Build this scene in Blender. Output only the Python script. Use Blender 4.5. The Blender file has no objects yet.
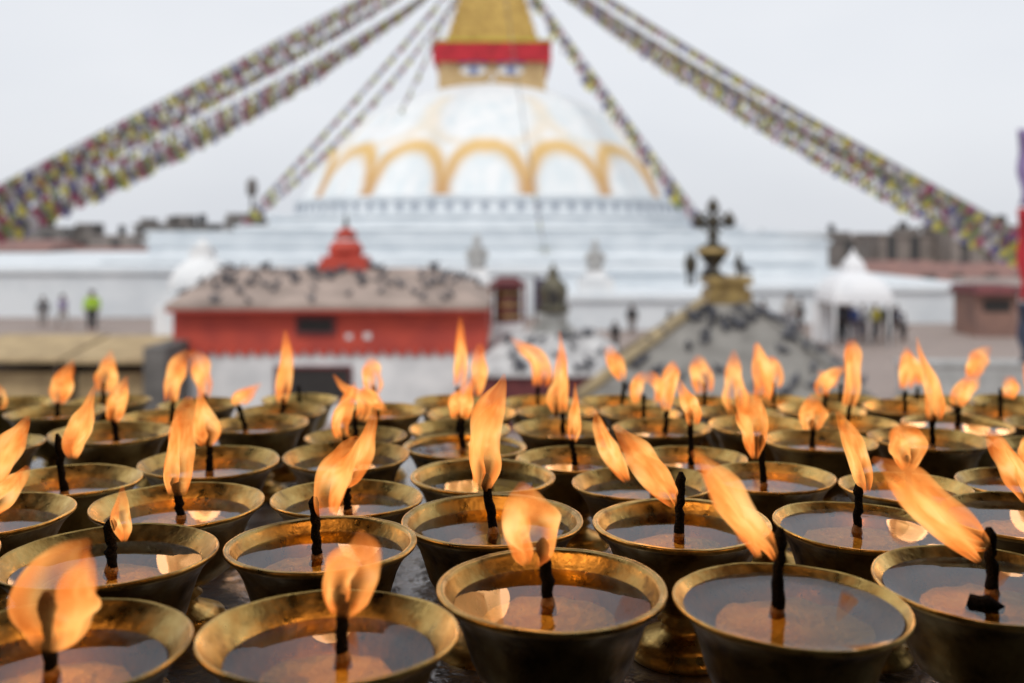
import bpy, math, random
from mathutils import Vector, Matrix, noise as mnoise
R = math.radians
random.seed(7)
scene = bpy.context.scene
COL = scene.collection
F = 1000.0            # focal length in pixels of a 1024 wide frame
HY = 232.0            # pixel row of the true horizon
EZ = 4.2              # eye height above the plaza

def at(px, py, d):
    return Vector(((px - 512.0) / F * d, d, EZ - (py - HY) / F * d))

# ------------------------------------------------------------------ materials
MATS = {}
def mat(name, col, rough=0.6, metal=0.0, var=0.15, scale=6.0, bump=0.0, bscale=40.0, col2=None, spec=0.5, lo=0.35, hi=0.65, trans=0.0):
    m = bpy.data.materials.new(name); m.use_nodes = True
    nt = m.node_tree; N = nt.nodes; L = nt.links
    b = N['Principled BSDF']
    b.inputs['Roughness'].default_value = rough; b.inputs['Metallic'].default_value = metal
    b.inputs['Specular IOR Level'].default_value = spec
    tc = N.new('ShaderNodeTexCoord')
    nz = N.new('ShaderNodeTexNoise'); nz.inputs['Scale'].default_value = scale; nz.inputs['Detail'].default_value = 6
    L.new(tc.outputs['Object'], nz.inputs['Vector'])
    cr = N.new('ShaderNodeValToRGB')
    c2 = col2 or tuple(c * (1 - var) for c in col)
    cr.color_ramp.elements[0].position = lo; cr.color_ramp.elements[1].position = hi
    cr.color_ramp.elements[0].color = (*c2, 1); cr.color_ramp.elements[1].color = (*col, 1)
    L.new(nz.outputs['Fac'], cr.inputs['Fac']); L.new(cr.outputs['Color'], b.inputs['Base Color'])
    if bump:
        n2 = N.new('ShaderNodeTexNoise'); n2.inputs['Scale'].default_value = bscale; n2.inputs['Detail'].default_value = 4
        L.new(tc.outputs['Object'], n2.inputs['Vector'])
        bp = N.new('ShaderNodeBump'); bp.inputs['Strength'].default_value = bump; bp.inputs['Distance'].default_value = 0.02
        L.new(n2.outputs['Fac'], bp.inputs['Height']); L.new(bp.outputs['Normal'], b.inputs['Normal'])
    if trans:
        b.inputs['Transmission Weight'].default_value = trans
    MATS[name] = m
    return m

def brass_mat(dim=1.0, name='aged_brass', r0=0.22):
    m = bpy.data.materials.new(name); m.use_nodes = True
    nt = m.node_tree; N = nt.nodes; L = nt.links; b = N['Principled BSDF']
    tc = N.new('ShaderNodeTexCoord'); oi = N.new('ShaderNodeObjectInfo')
    ad = N.new('ShaderNodeVectorMath'); ad.operation = 'ADD'
    sc = N.new('ShaderNodeMath'); sc.operation = 'MULTIPLY'; sc.inputs[1].default_value = 9.0
    L.new(oi.outputs['Random'], sc.inputs[0])
    L.new(tc.outputs['Object'], ad.inputs[0]); L.new(sc.outputs[0], ad.inputs[1])
    n1 = N.new('ShaderNodeTexNoise'); n1.inputs['Scale'].default_value = 55; n1.inputs['Detail'].default_value = 7; n1.inputs['Roughness'].default_value = 0.62
    L.new(ad.outputs[0], n1.inputs['Vector'])
    cr = N.new('ShaderNodeValToRGB'); e = cr.color_ramp.elements
    e[0].position = 0.30; e[0].color = (0.17, 0.095, 0.032, 1)
    e[1].position = 0.68; e[1].color = (0.82, 0.575, 0.20, 1)
    x = e.new(0.46); x.color = (0.60, 0.385, 0.115, 1)
    L.new(n1.outputs['Fac'], cr.inputs['Fac'])
    # per lamp tone
    hs = N.new('ShaderNodeHueSaturation')
    mr = N.new('ShaderNodeMapRange'); mr.inputs['To Min'].default_value = 0.66 * dim; mr.inputs['To Max'].default_value = 1.12 * dim
    L.new(oi.outputs['Random'], mr.inputs['Value']); L.new(mr.outputs[0], hs.inputs['Value'])
    L.new(cr.outputs['Color'], hs.inputs['Color']); L.new(hs.outputs['Color'], b.inputs['Base Color'])
    b.inputs['Metallic'].default_value = 1.0
    n2 = N.new('ShaderNodeTexNoise'); n2.inputs['Scale'].default_value = 130; n2.inputs['Detail'].default_value = 5
    L.new(ad.outputs[0], n2.inputs['Vector'])
    rr = N.new('ShaderNodeMapRange'); rr.inputs['From Min'].default_value = 0.3; rr.inputs['From Max'].default_value = 0.7
    rr.inputs['To Min'].default_value = r0; rr.inputs['To Max'].default_value = r0 + 0.30
    L.new(n2.outputs['Fac'], rr.inputs['Value']); L.new(rr.outputs[0], b.inputs['Roughness'])
    n3 = N.new('ShaderNodeTexNoise'); n3.inputs['Scale'].default_value = 420; n3.inputs['Detail'].default_value = 4
    L.new(ad.outputs[0], n3.inputs['Vector'])
    bp = N.new('ShaderNodeBump'); bp.inputs['Strength'].default_value = 0.25; bp.inputs['Distance'].default_value = 0.001
    L.new(n3.outputs['Fac'], bp.inputs['Height']); L.new(bp.outputs['Normal'], b.inputs['Normal'])
    return m

def oil_mat():
    m = bpy.data.materials.new('melted_butter'); m.use_nodes = True
    nt = m.node_tree; N = nt.nodes; L = nt.links; N.remove(N['Principled BSDF'])
    out = N['Material Output']
    tr = N.new('ShaderNodeBsdfTransparent'); tr.inputs['Color'].default_value = (0.92, 0.76, 0.40, 1)
    gl = N.new('ShaderNodeBsdfGlossy'); gl.inputs['Roughness'].default_value = 0.015
    fr = N.new('ShaderNodeFresnel'); fr.inputs['IOR'].default_value = 1.50
    mx = N.new('ShaderNodeMixShader')
    tc = N.new('ShaderNodeTexCoord'); nz = N.new('ShaderNodeTexNoise'); nz.inputs['Scale'].default_value = 60
    L.new(tc.outputs['Object'], nz.inputs['Vector'])
    bp = N.new('ShaderNodeBump'); bp.inputs['Strength'].default_value = 0.02; bp.inputs['Distance'].default_value = 0.002
    L.new(nz.outputs['Fac'], bp.inputs['Height'])
    L.new(bp.outputs['Normal'], gl.inputs['Normal']); L.new(bp.outputs['Normal'], fr.inputs['Normal'])
    L.new(fr.outputs[0], mx.inputs[0]); L.new(tr.outputs[0], mx.inputs[1]); L.new(gl.outputs[0], mx.inputs[2])
    L.new(mx.outputs[0], out.inputs['Surface'])
    return m

def flame_mat():
    m = bpy.data.materials.new('flame'); m.use_nodes = True
    nt = m.node_tree; N = nt.nodes; L = nt.links; N.remove(N['Principled BSDF'])
    out = N['Material Output']
    def M(op, a, b_=None, c=None):
        n = N.new('ShaderNodeMath'); n.operation = op
        for i, v in enumerate((a, b_, c)):
            if v is None: continue
            if isinstance(v, (int, float)): n.inputs[i].default_value = v
            else: L.new(v, n.inputs[i])
        return n.outputs[0]
    def SS(v, a, b_, lo=0.0, hi=1.0):
        r = N.new('ShaderNodeMapRange'); r.interpolation_type = 'SMOOTHSTEP'
        r.inputs['From Min'].default_value = a; r.inputs['From Max'].default_value = b_; r.inputs['To Min'].default_value = lo; r.inputs['To Max'].default_value = hi
        L.new(v, r.inputs['Value']); return r.outputs[0]
    a = N.new('ShaderNodeAttribute'); a.attribute_name = 'along'; al = a.outputs['Fac']
    u = N.new('ShaderNodeAttribute'); u.attribute_name = 'streak'
    cv = N.new('ShaderNodeCombineXYZ'); L.new(M('MULTIPLY', al, 2.6), cv.inputs[0]); sp = N.new('ShaderNodeSeparateXYZ'); L.new(u.outputs['Vector'], sp.inputs[0])
    L.new(M('MULTIPLY', sp.outputs[0], 0.85), cv.inputs[1]); L.new(M('ADD', M('MULTIPLY', sp.outputs[1], 0.4), M('MULTIPLY', sp.outputs[2], 40)), cv.inputs[2])
    nz = N.new('ShaderNodeTexNoise'); nz.inputs['Scale'].default_value = 1.0; nz.inputs['Detail'].default_value = 2; nz.inputs['Distortion'].default_value = 0.4
    L.new(cv.outputs[0], nz.inputs['Vector']); nf = nz.outputs['Fac']
    heat = M('ADD', SS(nf, 0.28, 0.72, -0.22, 0.36), M('SUBTRACT', 0.62, M('ABSOLUTE', M('MULTIPLY', M('SUBTRACT', al, 0.46), 0.95))))
    cr = N.new('ShaderNodeValToRGB'); e = cr.color_ramp.elements
    e[0].position = 0.0; e[0].color = (0.85, 0.165, 0.028, 1)
    e[1].position = 1.0; e[1].color = (1.0, 0.58, 0.23, 1)
    for p, c in ((0.25, (1.0, 0.235, 0.035)), (0.50, (1.0, 0.325, 0.068)), (0.75, (1.0, 0.45, 0.12))):
        x = e.new(p); x.color = (*c, 1)
    L.new(heat, cr.inputs['Fac'])
    em = N.new('ShaderNodeEmission'); L.new(cr.outputs['Color'], em.inputs['Color']); L.new(SS(heat, 0.0, 1.0, 1.15, 1.6), em.inputs['Strength'])
    tr = N.new('ShaderNodeBsdfTransparent')
    lw = N.new('ShaderNodeLayerWeight'); lw.inputs['Blend'].default_value = 0.5
    thick = M('SUBTRACT', 1.0, lw.outputs['Facing'])
    ho = N.new('ShaderNodeAttribute'); ho.attribute_name = 'hollow'
    body = SS(thick, 0.0, 0.95, 0.0, 0.62)                     # a full tongue: thickest in the middle
    skin = M('MULTIPLY', SS(thick, 0.0, 0.40), SS(M('ABSOLUTE', sp.outputs[0]), 0.25, 0.90, 0.05, 0.60))   # hollow round the wick: only a thin skin burns
    k = ho.outputs['Fac']
    alpha = M('ADD', M('MULTIPLY', body, M('SUBTRACT', 1.0, k)), M('MULTIPLY', skin, k))
    alpha = M('MULTIPLY', alpha, SS(al, -0.02, 0.10, 0.0, 1.0))
    alpha = M('MULTIPLY', alpha, SS(al, 0.50, 1.0, 1.0, 0.16))
    alpha = M('MULTIPLY', alpha, SS(nf, 0.25, 0.65, 0.76, 1.1))
    mx = N.new('ShaderNodeMixShader'); L.new(alpha, mx.inputs[0]); L.new(tr.outputs[0], mx.inputs[1]); L.new(em.outputs[0], mx.inputs[2])
    L.new(mx.outputs[0], out.inputs['Surface'])
    return m

def dome_mat(cx, cy, z0, H):
    """limewashed white with saffron petal arcs thrown on it"""
    m = bpy.data.materials.new('limewash_with_saffron_arcs'); m.use_nodes = True
    nt = m.node_tree; N = nt.nodes; L = nt.links; b = N['Principled BSDF']; b.inputs['Roughness'].default_value = 0.85
    def M(op, a, b_=None, c=None):
        n = N.new('ShaderNodeMath'); n.operation = op
        for i, v in enumerate((a, b_, c)):
            if v is None: continue
            if isinstance(v, (int, float)): n.inputs[i].default_value = v
            else: L.new(v, n.inputs[i])
        return n.outputs[0]
    tc = N.new('ShaderNodeTexCoord'); sp = N.new('ShaderNodeSeparateXYZ'); L.new(tc.outputs['Object'], sp.inputs[0])
    nz = N.new('ShaderNodeTexNoise'); nz.inputs['Scale'].default_value = 0.55; nz.inputs['Detail'].default_value = 5
    L.new(tc.outputs['Object'], nz.inputs['Vector'])
    mps = N.new('ShaderNodeMapping'); mps.inputs['Scale'].default_value = (0.9, 0.9, 0.12); L.new(tc.outputs['Object'], mps.inputs[0])
    ns = N.new('ShaderNodeTexNoise'); ns.inputs['Scale'].default_value = 1.0; ns.inputs['Detail'].default_value = 5; L.new(mps.outputs[0], ns.inputs['Vector'])
    nn = M('ADD', M('MULTIPLY_ADD', nz.outputs['Fac'], 0.24, -0.12), M('MULTIPLY_ADD', ns.outputs['Fac'], 0.36, -0.18))
    az = M('ARCTAN2', sp.outputs[0], M('MULTIPLY', sp.outputs[1], -1.0))
    u = M('FRACT', M('ADD', M('DIVIDE', az, R(22.5)), 30.5))
    v = M('ABSOLUTE', M('MULTIPLY_ADD', u, 2.0, -1.0))           # 0 mid arch, 1 on a leg
    h = M('DIVIDE', M('SUBTRACT', sp.outputs[2], z0), H)
    q = M('ADD', M('POWER', v, 2.2), M('POWER', M('MAXIMUM', h, 0.0), 3.0))
    q = M('ADD', q, M('MULTIPLY', nn, 0.75))
    def band(src, a0, a1, a2, a3, mx=1.0):
        r1 = N.new('ShaderNodeMapRange'); r1.interpolation_type = 'SMOOTHSTEP'; r1.inputs['From Min'].default_value = a0; r1.inputs['From Max'].default_value = a1
        r2 = N.new('ShaderNodeMapRange'); r2.interpolation_type = 'SMOOTHSTEP'; r2.inputs['From Min'].default_value = a2; r2.inputs['From Max'].default_value = a3
        r2.inputs['To Min'].default_value = mx; r2.inputs['To Max'].default_value = 0
        L.new(src, r1.inputs['Value']); L.new(src, r2.inputs['Value'])
        return M('MULTIPLY', r1.outputs[0], r2.outputs[0])
    b1 = band(q, 0.34, 0.90, 0.96, 1.66, 0.90)
    # a fainter band of arcs high on the dome
    u2 = M('FRACT', M('ADD', M('DIVIDE', az, R(45)), 30.5)); v2 = M('ABSOLUTE', M('MULTIPLY_ADD', u2, 2.0, -1.0))
    h2 = M('DIVIDE', M('SUBTRACT', sp.outputs[2], z0 + H * 1.45), H * 0.5)
    q2 = M('ADD', M('ADD', M('POWER', v2, 2.0), M('POWER', M('MAXIMUM', M('MULTIPLY', h2, -1.0), 0.0), 2.0)), nn)
    b2 = M('MULTIPLY', band(q2, 0.5, 0.85, 0.95, 1.35, 0.28), band(sp.outputs[2], z0 + H * 0.9, z0 + H * 1.0, z0 + H * 1.9, z0 + H * 2.0))
    fac = M('MAXIMUM', b1, b2)
    wh = N.new('ShaderNodeValToRGB'); wh.color_ramp.elements[0].position = 0.32; wh.color_ramp.elements[1].position = 0.62
    wh.color_ramp.elements[0].color = (0.68, 0.745, 0.77, 1); wh.color_ramp.elements[1].color = (0.82, 0.83, 0.83, 1)
    L.new(ns.outputs['Fac'], wh.inputs['Fac'])
    sf = N.new('ShaderNodeValToRGB'); sf.color_ramp.elements[0].color = (0.44, 0.19, 0.03, 1); sf.color_ramp.elements[1].color = (0.82, 0.52, 0.12, 1)
    L.new(M('MULTIPLY', h, 0.8), sf.inputs['Fac'])
    mx = N.new('ShaderNodeMix'); mx.data_type = 'RGBA'
    L.new(fac, mx.inputs['Factor']); L.new(wh.outputs['Color'], mx.inputs['A']); L.new(sf.outputs['Color'], mx.inputs['B'])
    L.new(mx.outputs['Result'], b.inputs['Base Color'])
    return m

def paving_mat():
    m = bpy.data.materials.new('brick_paving'); m.use_nodes = True
    nt = m.node_tree; N = nt.nodes; L = nt.links; b = N['Principled BSDF']; b.inputs['Roughness'].default_value = 0.8
    tc = N.new('ShaderNodeTexCoord'); br = N.new('ShaderNodeTexBrick'); br.inputs['Scale'].default_value = 2.2
    br.inputs['Color1'].default_value = (0.44, 0.345, 0.30, 1); br.inputs['Color2'].default_value = (0.36, 0.285, 0.25, 1); br.inputs['Mortar'].default_value = (0.2, 0.18, 0.17, 1)
    L.new(tc.outputs['Object'], br.inputs['Vector'])
    nz = N.new('ShaderNodeTexNoise'); nz.inputs['Scale'].default_value = 0.4; nz.inputs['Detail'].default_value = 6
    L.new(tc.outputs['Object'], nz.inputs['Vector'])
    mx = N.new('ShaderNodeMix'); mx.data_type = 'RGBA'; mx.blend_type = 'MULTIPLY'; mx.inputs['Factor'].default_value = 0.6
    L.new(br.outputs['Color'], mx.inputs['A']); L.new(nz.outputs['Color'], mx.inputs['B'])
    cr = N.new('ShaderNodeValToRGB'); cr.color_ramp.elements[0].position = 0.3; cr.color_ramp.elements[0].color = (0.7, 0.7, 0.7, 1)
    L.new(nz.outputs['Fac'], cr.inputs['Fac']); L.new(cr.outputs['Color'], mx.inputs['B'])
    L.new(mx.outputs['Result'], b.inputs['Base Color'])
    return m

BRASS = brass_mat(); SHADBR = brass_mat(0.42, 'shaded_tarnished_brass', 0.30); OIL = oil_mat(); FLAME = flame_mat(); PAVE = paving_mat()  # second brass is dimmed: shade plus some tarnish on the bowls' outer sides
BUTTER = mat('solid_butter', (0.90, 0.80, 0.52), 0.55, col2=(0.78, 0.60, 0.30), scale=90, bump=0.5, bscale=260)
CHAR = mat('charred_wick', (0.012, 0.010, 0.010), 0.95, col2=(0.004, 0.004, 0.004), scale=300, bump=1.0, bscale=900, spec=0.15)
COTTON = mat('soaked_cotton', (0.50, 0.28, 0.10), 0.5, col2=(0.22, 0.11, 0.04), scale=200, bump=0.6, bscale=800)
STEEL = mat('wet_steel', (0.46, 0.46, 0.48), 0.22, 0.7, col2=(0.18, 0.17, 0.165), scale=14, bump=0.15, bscale=60)
LIME = mat('limewash', (0.82, 0.82, 0.81), 0.9, col2=(0.66, 0.69, 0.71), scale=0.6, lo=0.3, hi=0.6)
LIMEB = mat('bluish_limewash', (0.72, 0.755, 0.78), 0.9, col2=(0.60, 0.645, 0.68), scale=0.6, lo=0.3, hi=0.6)
LIMEG = mat('weathered_limewash', (0.78, 0.78, 0.78), 0.9, col2=(0.56, 0.57, 0.58), scale=1.4, lo=0.3, hi=0.6)
REDP = mat('red_limewash', (0.54, 0.075, 0.045), 0.8, col2=(0.40, 0.055, 0.04), scale=1.6)
MAROON = mat('maroon_paint', (0.16, 0.035, 0.035), 0.7, col2=(0.09, 0.02, 0.025), scale=3)
ROOFP = mat('pinkish_cement_roof', (0.42, 0.325, 0.275), 0.9, col2=(0.25, 0.195, 0.165), scale=1.3, lo=0.3)
ROOFG = mat('grey_cement_roof', (0.29, 0.275, 0.25), 0.9, col2=(0.17, 0.16, 0.145), scale=2.2, lo=0.3)
ROOFW = mat('pale_cement_roof', (0.62, 0.61, 0.60), 0.9, col2=(0.34, 0.33, 0.33), scale=2.5, lo=0.32)
TANST = mat('tan_canvas', (0.50, 0.37, 0.20), 0.85, col2=(0.33, 0.24, 0.13), scale=1.8)
OCHRE = mat('ochre_cement', (0.44, 0.34, 0.19), 0.8, col2=(0.29, 0.23, 0.14), scale=3)
GOLD = mat('gilt_copper', (0.66, 0.45, 0.13), 0.5, 0.45, col2=(0.46, 0.29, 0.08), scale=1.5)
GOLDD = mat('dull_gilt', (0.52, 0.37, 0.14), 0.45, 0.6, col2=(0.25, 0.17, 0.07), scale=6)
BRONZE = mat('dark_bronze', (0.10, 0.085, 0.06), 0.45, 0.7, col2=(0.05, 0.045, 0.035), scale=8)
BRONZG = mat('greenish_bronze', (0.17, 0.15, 0.10), 0.5, 0.5, col2=(0.06, 0.055, 0.04), scale=5)
FACE = mat('ochre_gilt_face', (0.60, 0.43, 0.22), 0.7, 0.0, col2=(0.46, 0.31, 0.14), scale=0.8)
REDCL = mat('crimson_cloth', (0.55, 0.02, 0.035), 0.75, col2=(0.38, 0.015, 0.025), scale=1.2)
YELG = mat('yellow_fringe', (0.55, 0.50, 0.06), 0.8)
WHITEP = mat('white_paint', (0.80, 0.80, 0.80), 0.7)
BLUEP = mat('blue_paint', (0.10, 0.17, 0.42), 0.7)
DARK = mat('dark_opening', (0.03, 0.026, 0.024), 0.7)
STONE = mat('grey_stone', (0.40, 0.40, 0.38), 0.9, col2=(0.24, 0.235, 0.22), scale=3)
STATUE = mat('pale_stone', (0.46, 0.46, 0.45), 0.9, col2=(0.33, 0.33, 0.32), scale=3)
ABSORB = mat('light_absorbing_dark', (0.055, 0.048, 0.042), 0.85, col2=(0.03, 0.027, 0.024), scale=3)  # near-black so the added shelter and the floor bounce little light
SHADEM = mat('painted_shade', (0.16, 0.15, 0.14), 0.9, col2=(0.09, 0.085, 0.08), scale=2)  # dark tone of the shade beside the red shrine
BRICK = mat('old_brick', (0.30, 0.17, 0.13), 0.9, col2=(0.20, 0.12, 0.10), scale=1)
TILE = mat('rust_roof', (0.30, 0.16, 0.13), 0.85, col2=(0.19, 0.11, 0.10), scale=1)
PLAST = mat('dingy_plaster', (0.29, 0.25, 0.225), 0.9, col2=(0.19, 0.165, 0.15), scale=0.8)
GPLAST = mat('grey_plaster', (0.20, 0.18, 0.165), 0.9, col2=(0.13, 0.12, 0.115), scale=0.8)
GLASS = mat('dark_glass', (0.06, 0.065, 0.07), 0.2)
CANV = mat('white_canvas', (0.80, 0.80, 0.81), 0.8, col2=(0.72, 0.73, 0.75), scale=1.5)
ROPE = mat('grey_rope', (0.18, 0.17, 0.16), 0.9)
SKIN = mat('skin', (0.36, 0.20, 0.13), 0.6)
HAIR = mat('black_hair', (0.02, 0.017, 0.015), 0.6)
PIG = mat('pigeon_feathers', (0.13, 0.135, 0.155), 0.7, col2=(0.05, 0.05, 0.06), scale=9)
WOODD = mat('dark_wood', (0.09, 0.06, 0.04), 0.7, scale=10)
GREENP = mat('leaf_green', (0.05, 0.09, 0.03), 0.7, col2=(0.03, 0.055, 0.02), scale=4)
CLOTHS = {}
def cloth(c):
    if c not in CLOTHS: CLOTHS[c] = mat('cloth_%d' % len(CLOTHS), c, 0.85, var=0.25, scale=8)
    return CLOTHS[c]

# ------------------------------------------------------------------ mesh helpers
class MB:
    def __init__(s): s.v = []; s.f = []; s.sm = []
    def add(s, vs, fs, smooth=False):
        o = len(s.v); s.v += [Vector(p) for p in vs]
        s.f += [tuple(i + o for i in f) for f in fs]; s.sm += [smooth] * len(fs); return s
    def box(s, x0, x1, y0, y1, z0, z1, tx=0.0, ty=0.0):
        vs = [(x0, y0, z0), (x1, y0, z0), (x1, y1, z0), (x0, y1, z0),
              (x0 + tx, y0 + ty, z1), (x1 - tx, y0 + ty, z1), (x1 - tx, y1 - ty, z1), (x0 + tx, y1 - ty, z1)]
        return s.add(vs, [(3, 2, 1, 0), (4, 5, 6, 7), (0, 1, 5, 4), (1, 2, 6, 5), (2, 3, 7, 6), (3, 0, 4, 7)])
    def lathe(s, prof, n=24, c=(0, 0, 0), smooth=True, fn=None):
        cx, cy, cz = c; vs = []; fs = []
        for r, z in prof:
            for i in range(n):
                a = 2 * math.pi * i / n; rr = r; zz = z
                if fn: rr, zz = fn(r, z, a)
                vs.append((cx + rr * math.cos(a), cy + rr * math.sin(a), cz + zz))
        for k in range(len(prof) - 1):
            for i in range(n):
                j = (i + 1) % n
                fs.append((k * n + i, k * n + j, (k + 1) * n + j, (k + 1) * n + i))
        if prof[0][0] > 1e-6: fs.append(tuple(reversed(range(n))))
        if prof[-1][0] > 1e-6: fs.append(tuple((len(prof) - 1) * n + i for i in range(n)))
        return s.add(vs, fs, smooth)
    def tube(s, pts, rad, n=8, smooth=True, sx=1.0):
        pts = [Vector(p) for p in pts]; vs = []; fs = []
        for k, p in enumerate(pts):
            t = (pts[min(k + 1, len(pts) - 1)] - pts[max(k - 1, 0)]).normalized()
            a = Vector((0, 1, 0)) if abs(t.y) < 0.9 else Vector((1, 0, 0))
            u = t.cross(a).normalized(); w = t.cross(u).normalized(); r = rad[k] if isinstance(rad, (list, tuple)) else rad
            for i in range(n):
                an = 2 * math.pi * i / n
                vs.append(p + u * math.cos(an) * r + w * math.sin(an) * r * sx)
        for k in range(len(pts) - 1):
            for i in range(n):
                j = (i + 1) % n
                fs.append((k * n + i, k * n + j, (k + 1) * n + j, (k + 1) * n + i))
        fs.append(tuple(reversed(range(n)))); fs.append(tuple((len(pts) - 1) * n + i for i in range(n)))
        return s.add(vs, fs, smooth)
    def mesh(s, name, m, org=(0, 0, 0)):
        org = Vector(org)
        me = bpy.data.meshes.new(name); me.from_pydata([p - org for p in s.v], [], s.f)
        me.polygons.foreach_set('use_smooth', s.sm); me.materials.append(m); me.update()
        return me
    def build(s, name, m, parent=None, org=None):
        """vertices in world space unless org is given as the space they are in already"""
        base = wloc(parent) if parent else Vector((0, 0, 0))
        if org == 'local': return link(name, s.mesh(name, m), parent)
        if parent is None and org is not None: 
            o = link(name, s.mesh(name, m, org)); o.location = org; return o
        return link(name, s.mesh(name, m, base), parent)
def wloc(o):
    v = Vector((0, 0, 0))
    while o: v += o.location; o = o.parent
    return v
def link(name, data, parent=None, loc=None):
    o = bpy.data.objects.new(name, data); COL.objects.link(o)
    if parent: o.parent = parent
    if loc is not None: o.location = loc
    return o
def tag(o, label=None, cat=None, group=None, kind=None):
    if label: o['label'] = label
    if cat: o['category'] = cat
    if group: o['group'] = group
    if kind: o['kind'] = kind
    return o
def thing(name, label, cat, loc, group=None):
    return tag(link(name, None, None, Vector(loc)), label, cat, group)
def copyobj(o, parent=None):
    c = o.copy(); COL.objects.link(c)
    if parent: c.parent = parent
    return c
def copytree(o, parent=None):
    c = copyobj(o, parent)
    for ch in list(o.children): copytree(ch, c)
    return c
def bevel(o, w, seg=2):
    b = o.modifiers.new('bevel', 'BEVEL'); b.width = w; b.segments = seg; b.limit_method = 'ANGLE'
    return o

# ------------------------------------------------------------------ camera
cd = bpy.data.cameras.new('camera'); cam = link('camera', cd)
cam.location = (0, 0, EZ); cam.rotation_euler = (R(90), 0, 0)
cd.sensor_width = 36; cd.lens = 36 * F / 1024.0
cd.shift_y = (HY - 341.5) / 1024.0
cd.clip_start = 0.02; cd.clip_end = 3000
cd.dof.use_dof = True; cd.dof.focus_distance = 0.47; cd.dof.aperture_fstop = 7.0
scene.camera = cam

# ------------------------------------------------------------------ butter lamps
# rim centre x, y, rim width (pixels of the photograph); wick base, wick tip; flame lobes [(x, y, half width)...]; oil depth; words
L_ = []
def lamp(row, cx, cy, w, wick, lobes, lev, words, lip=0): L_.append(dict(row=row, cx=cx, cy=cy, w=w, wick=wick, lobes=lobes, lev=lev, words=words, lip=lip))
lamp(1, 60, 645, 272, (57, 657, 51, 591), [[(54, 648, 13), (57, 630, 29), (58, 605, 41), (64, 580, 35), (80, 556, 19), (93, 540, 3)]], 9.5, 'broad flame leaning right')
lamp(1, 325, 632, 265, (338, 645, 335, 586), [[(338, 616, 10), (342, 596, 22), (349, 570, 28), (357, 548, 19), (355, 531, 3)]], 9.5, 'plump flame peaking right')
lamp(1, 558, 587, 237, (554, 594, 549, 539), [[(537, 566, 8), (541, 548, 20), (536, 525, 28), (532, 505, 25), (529, 491, 13), (527, 482, 3)]], 7.5, 'rounded flame over dark butter', 1)
lamp(1, 787, 600, 239, (774, 597, 777, 526), [[(773, 558, 4), (766, 543, 9), (747, 522, 15), (727, 497, 18), (708, 472, 13), (689, 449, 3)], [(755, 556, 3), (745, 535, 8), (728, 508, 10), (710, 478, 8), (697, 458, 2)]], 3.2, 'long slanting flame, brim full')
lamp(1, 989, 583, 234, (989, 599, 986, 528), [[(984, 546, 8), (970, 538, 16), (945, 520, 22), (916, 493, 22), (893, 475, 14), (868, 458, 3)], [(976, 562, 3), (950, 540, 9), (920, 515, 10), (895, 492, 6), (880, 478, 2)]], 3.6, 'wide flame and charred stub')
lamp(2, -96, 557, 200, None, [], 8, 'no flame in view')
lamp(2, 109, 553, 218, (112, 559, 111, 518), [[(125, 541, 3), (124, 525, 9), (121, 508, 8), (120, 487, 1.5)]], 8, 'small pointed flame')
lamp(2, 314, 543, 196, (310, 545, 307, 497), [[(321, 516, 9), (320, 497, 15), (328, 472, 17), (340, 453, 12), (351, 437, 3)]], 7.5, 'tall orange flame bent right', 1)
lamp(2, 491, 519, 187, (492, 526, 484, 474), [[(481, 490, 8), (484, 470, 14), (484, 450, 15), (486, 425, 17), (492, 403, 14), (500, 386, 6), (503, 375, 1.5)]], 7, 'tallest upright near flame', 1)
lamp(2, 686, 522, 182, (684, 525, 686, 472), [[(680, 506, 4), (667, 487, 13), (650, 465, 16), (635, 445, 12), (619, 424, 3)]], 7.5, 'streaming flame slanted left', 1)
lamp(2, 856, 524, 177, (852, 521, 854, 483), [[(862, 493, 3), (859, 475, 10), (852, 452, 11), (843, 430, 9), (833, 412, 2)]], 4, 'thin curved flame rising left')
lamp(2, 1024, 513, 174, (1024, 512, 1022, 490), [[(1019, 500, 4), (1012, 480, 12), (1000, 458, 13), (987, 440, 9), (975, 424, 2)]], 4, 'slim flame slanted left')
lamp(3, -4, 508, 172, (-2, 505, 0, 480), [[(-12, 480, 10), (6, 462, 17), (22, 440, 14), (33, 424, 8), (37, 412, 2)], [(-5, 508, 12), (14, 490, 14), (29, 476, 9), (38, 462, 3)]], 9, 'double flame sweeping right')
lamp(3, 56, 484, 152, (54, 484, 47, 438), [[(62, 463, 4), (62, 445, 11), (72, 425, 11), (78, 408, 6), (82, 390, 1.5)]], 9, 'crooked black wick')
lamp(3, 178, 503, 172, (181, 508, 174, 478), [[(178, 494, 9), (178, 475, 14), (180, 455, 14), (182, 435, 12), (184, 415, 11), (187, 397, 4)]], 8.5, 'tall broad column of flame')
lamp(3, 347, 497, 154, (348, 505, 346, 486), [[(342, 488, 4), (352, 472, 12), (364, 450, 11), (371, 430, 7), (375, 408, 1.5)]], 8.5, 'knife shaped flame')
lamp(3, 490, 473, 147, (496, 476, 494, 458), [], 7, 'double rim, wick hidden', 1)
lamp(3, 649, 481, 146, (660, 485, 658, 466), [[(633, 481, 3), (622, 464, 9), (612, 445, 10), (605, 426, 7), (601, 410, 1.5)]], 9, 'pale flame blown left')
lamp(3, 782, 478, 130, (775, 478, 773, 437), [[(766, 461, 3), (767, 440, 10), (765, 420, 14), (758, 404, 13), (754, 391, 5)]], 7.5, 'thick flame bulging above')
lamp(3, 900, 485, 126, (904, 484, 902, 454), [[(903, 469, 5), (904, 455, 15), (902, 440, 19), (898, 428, 14), (896, 419, 2)]], 8, 'round balloon flame')
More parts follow.
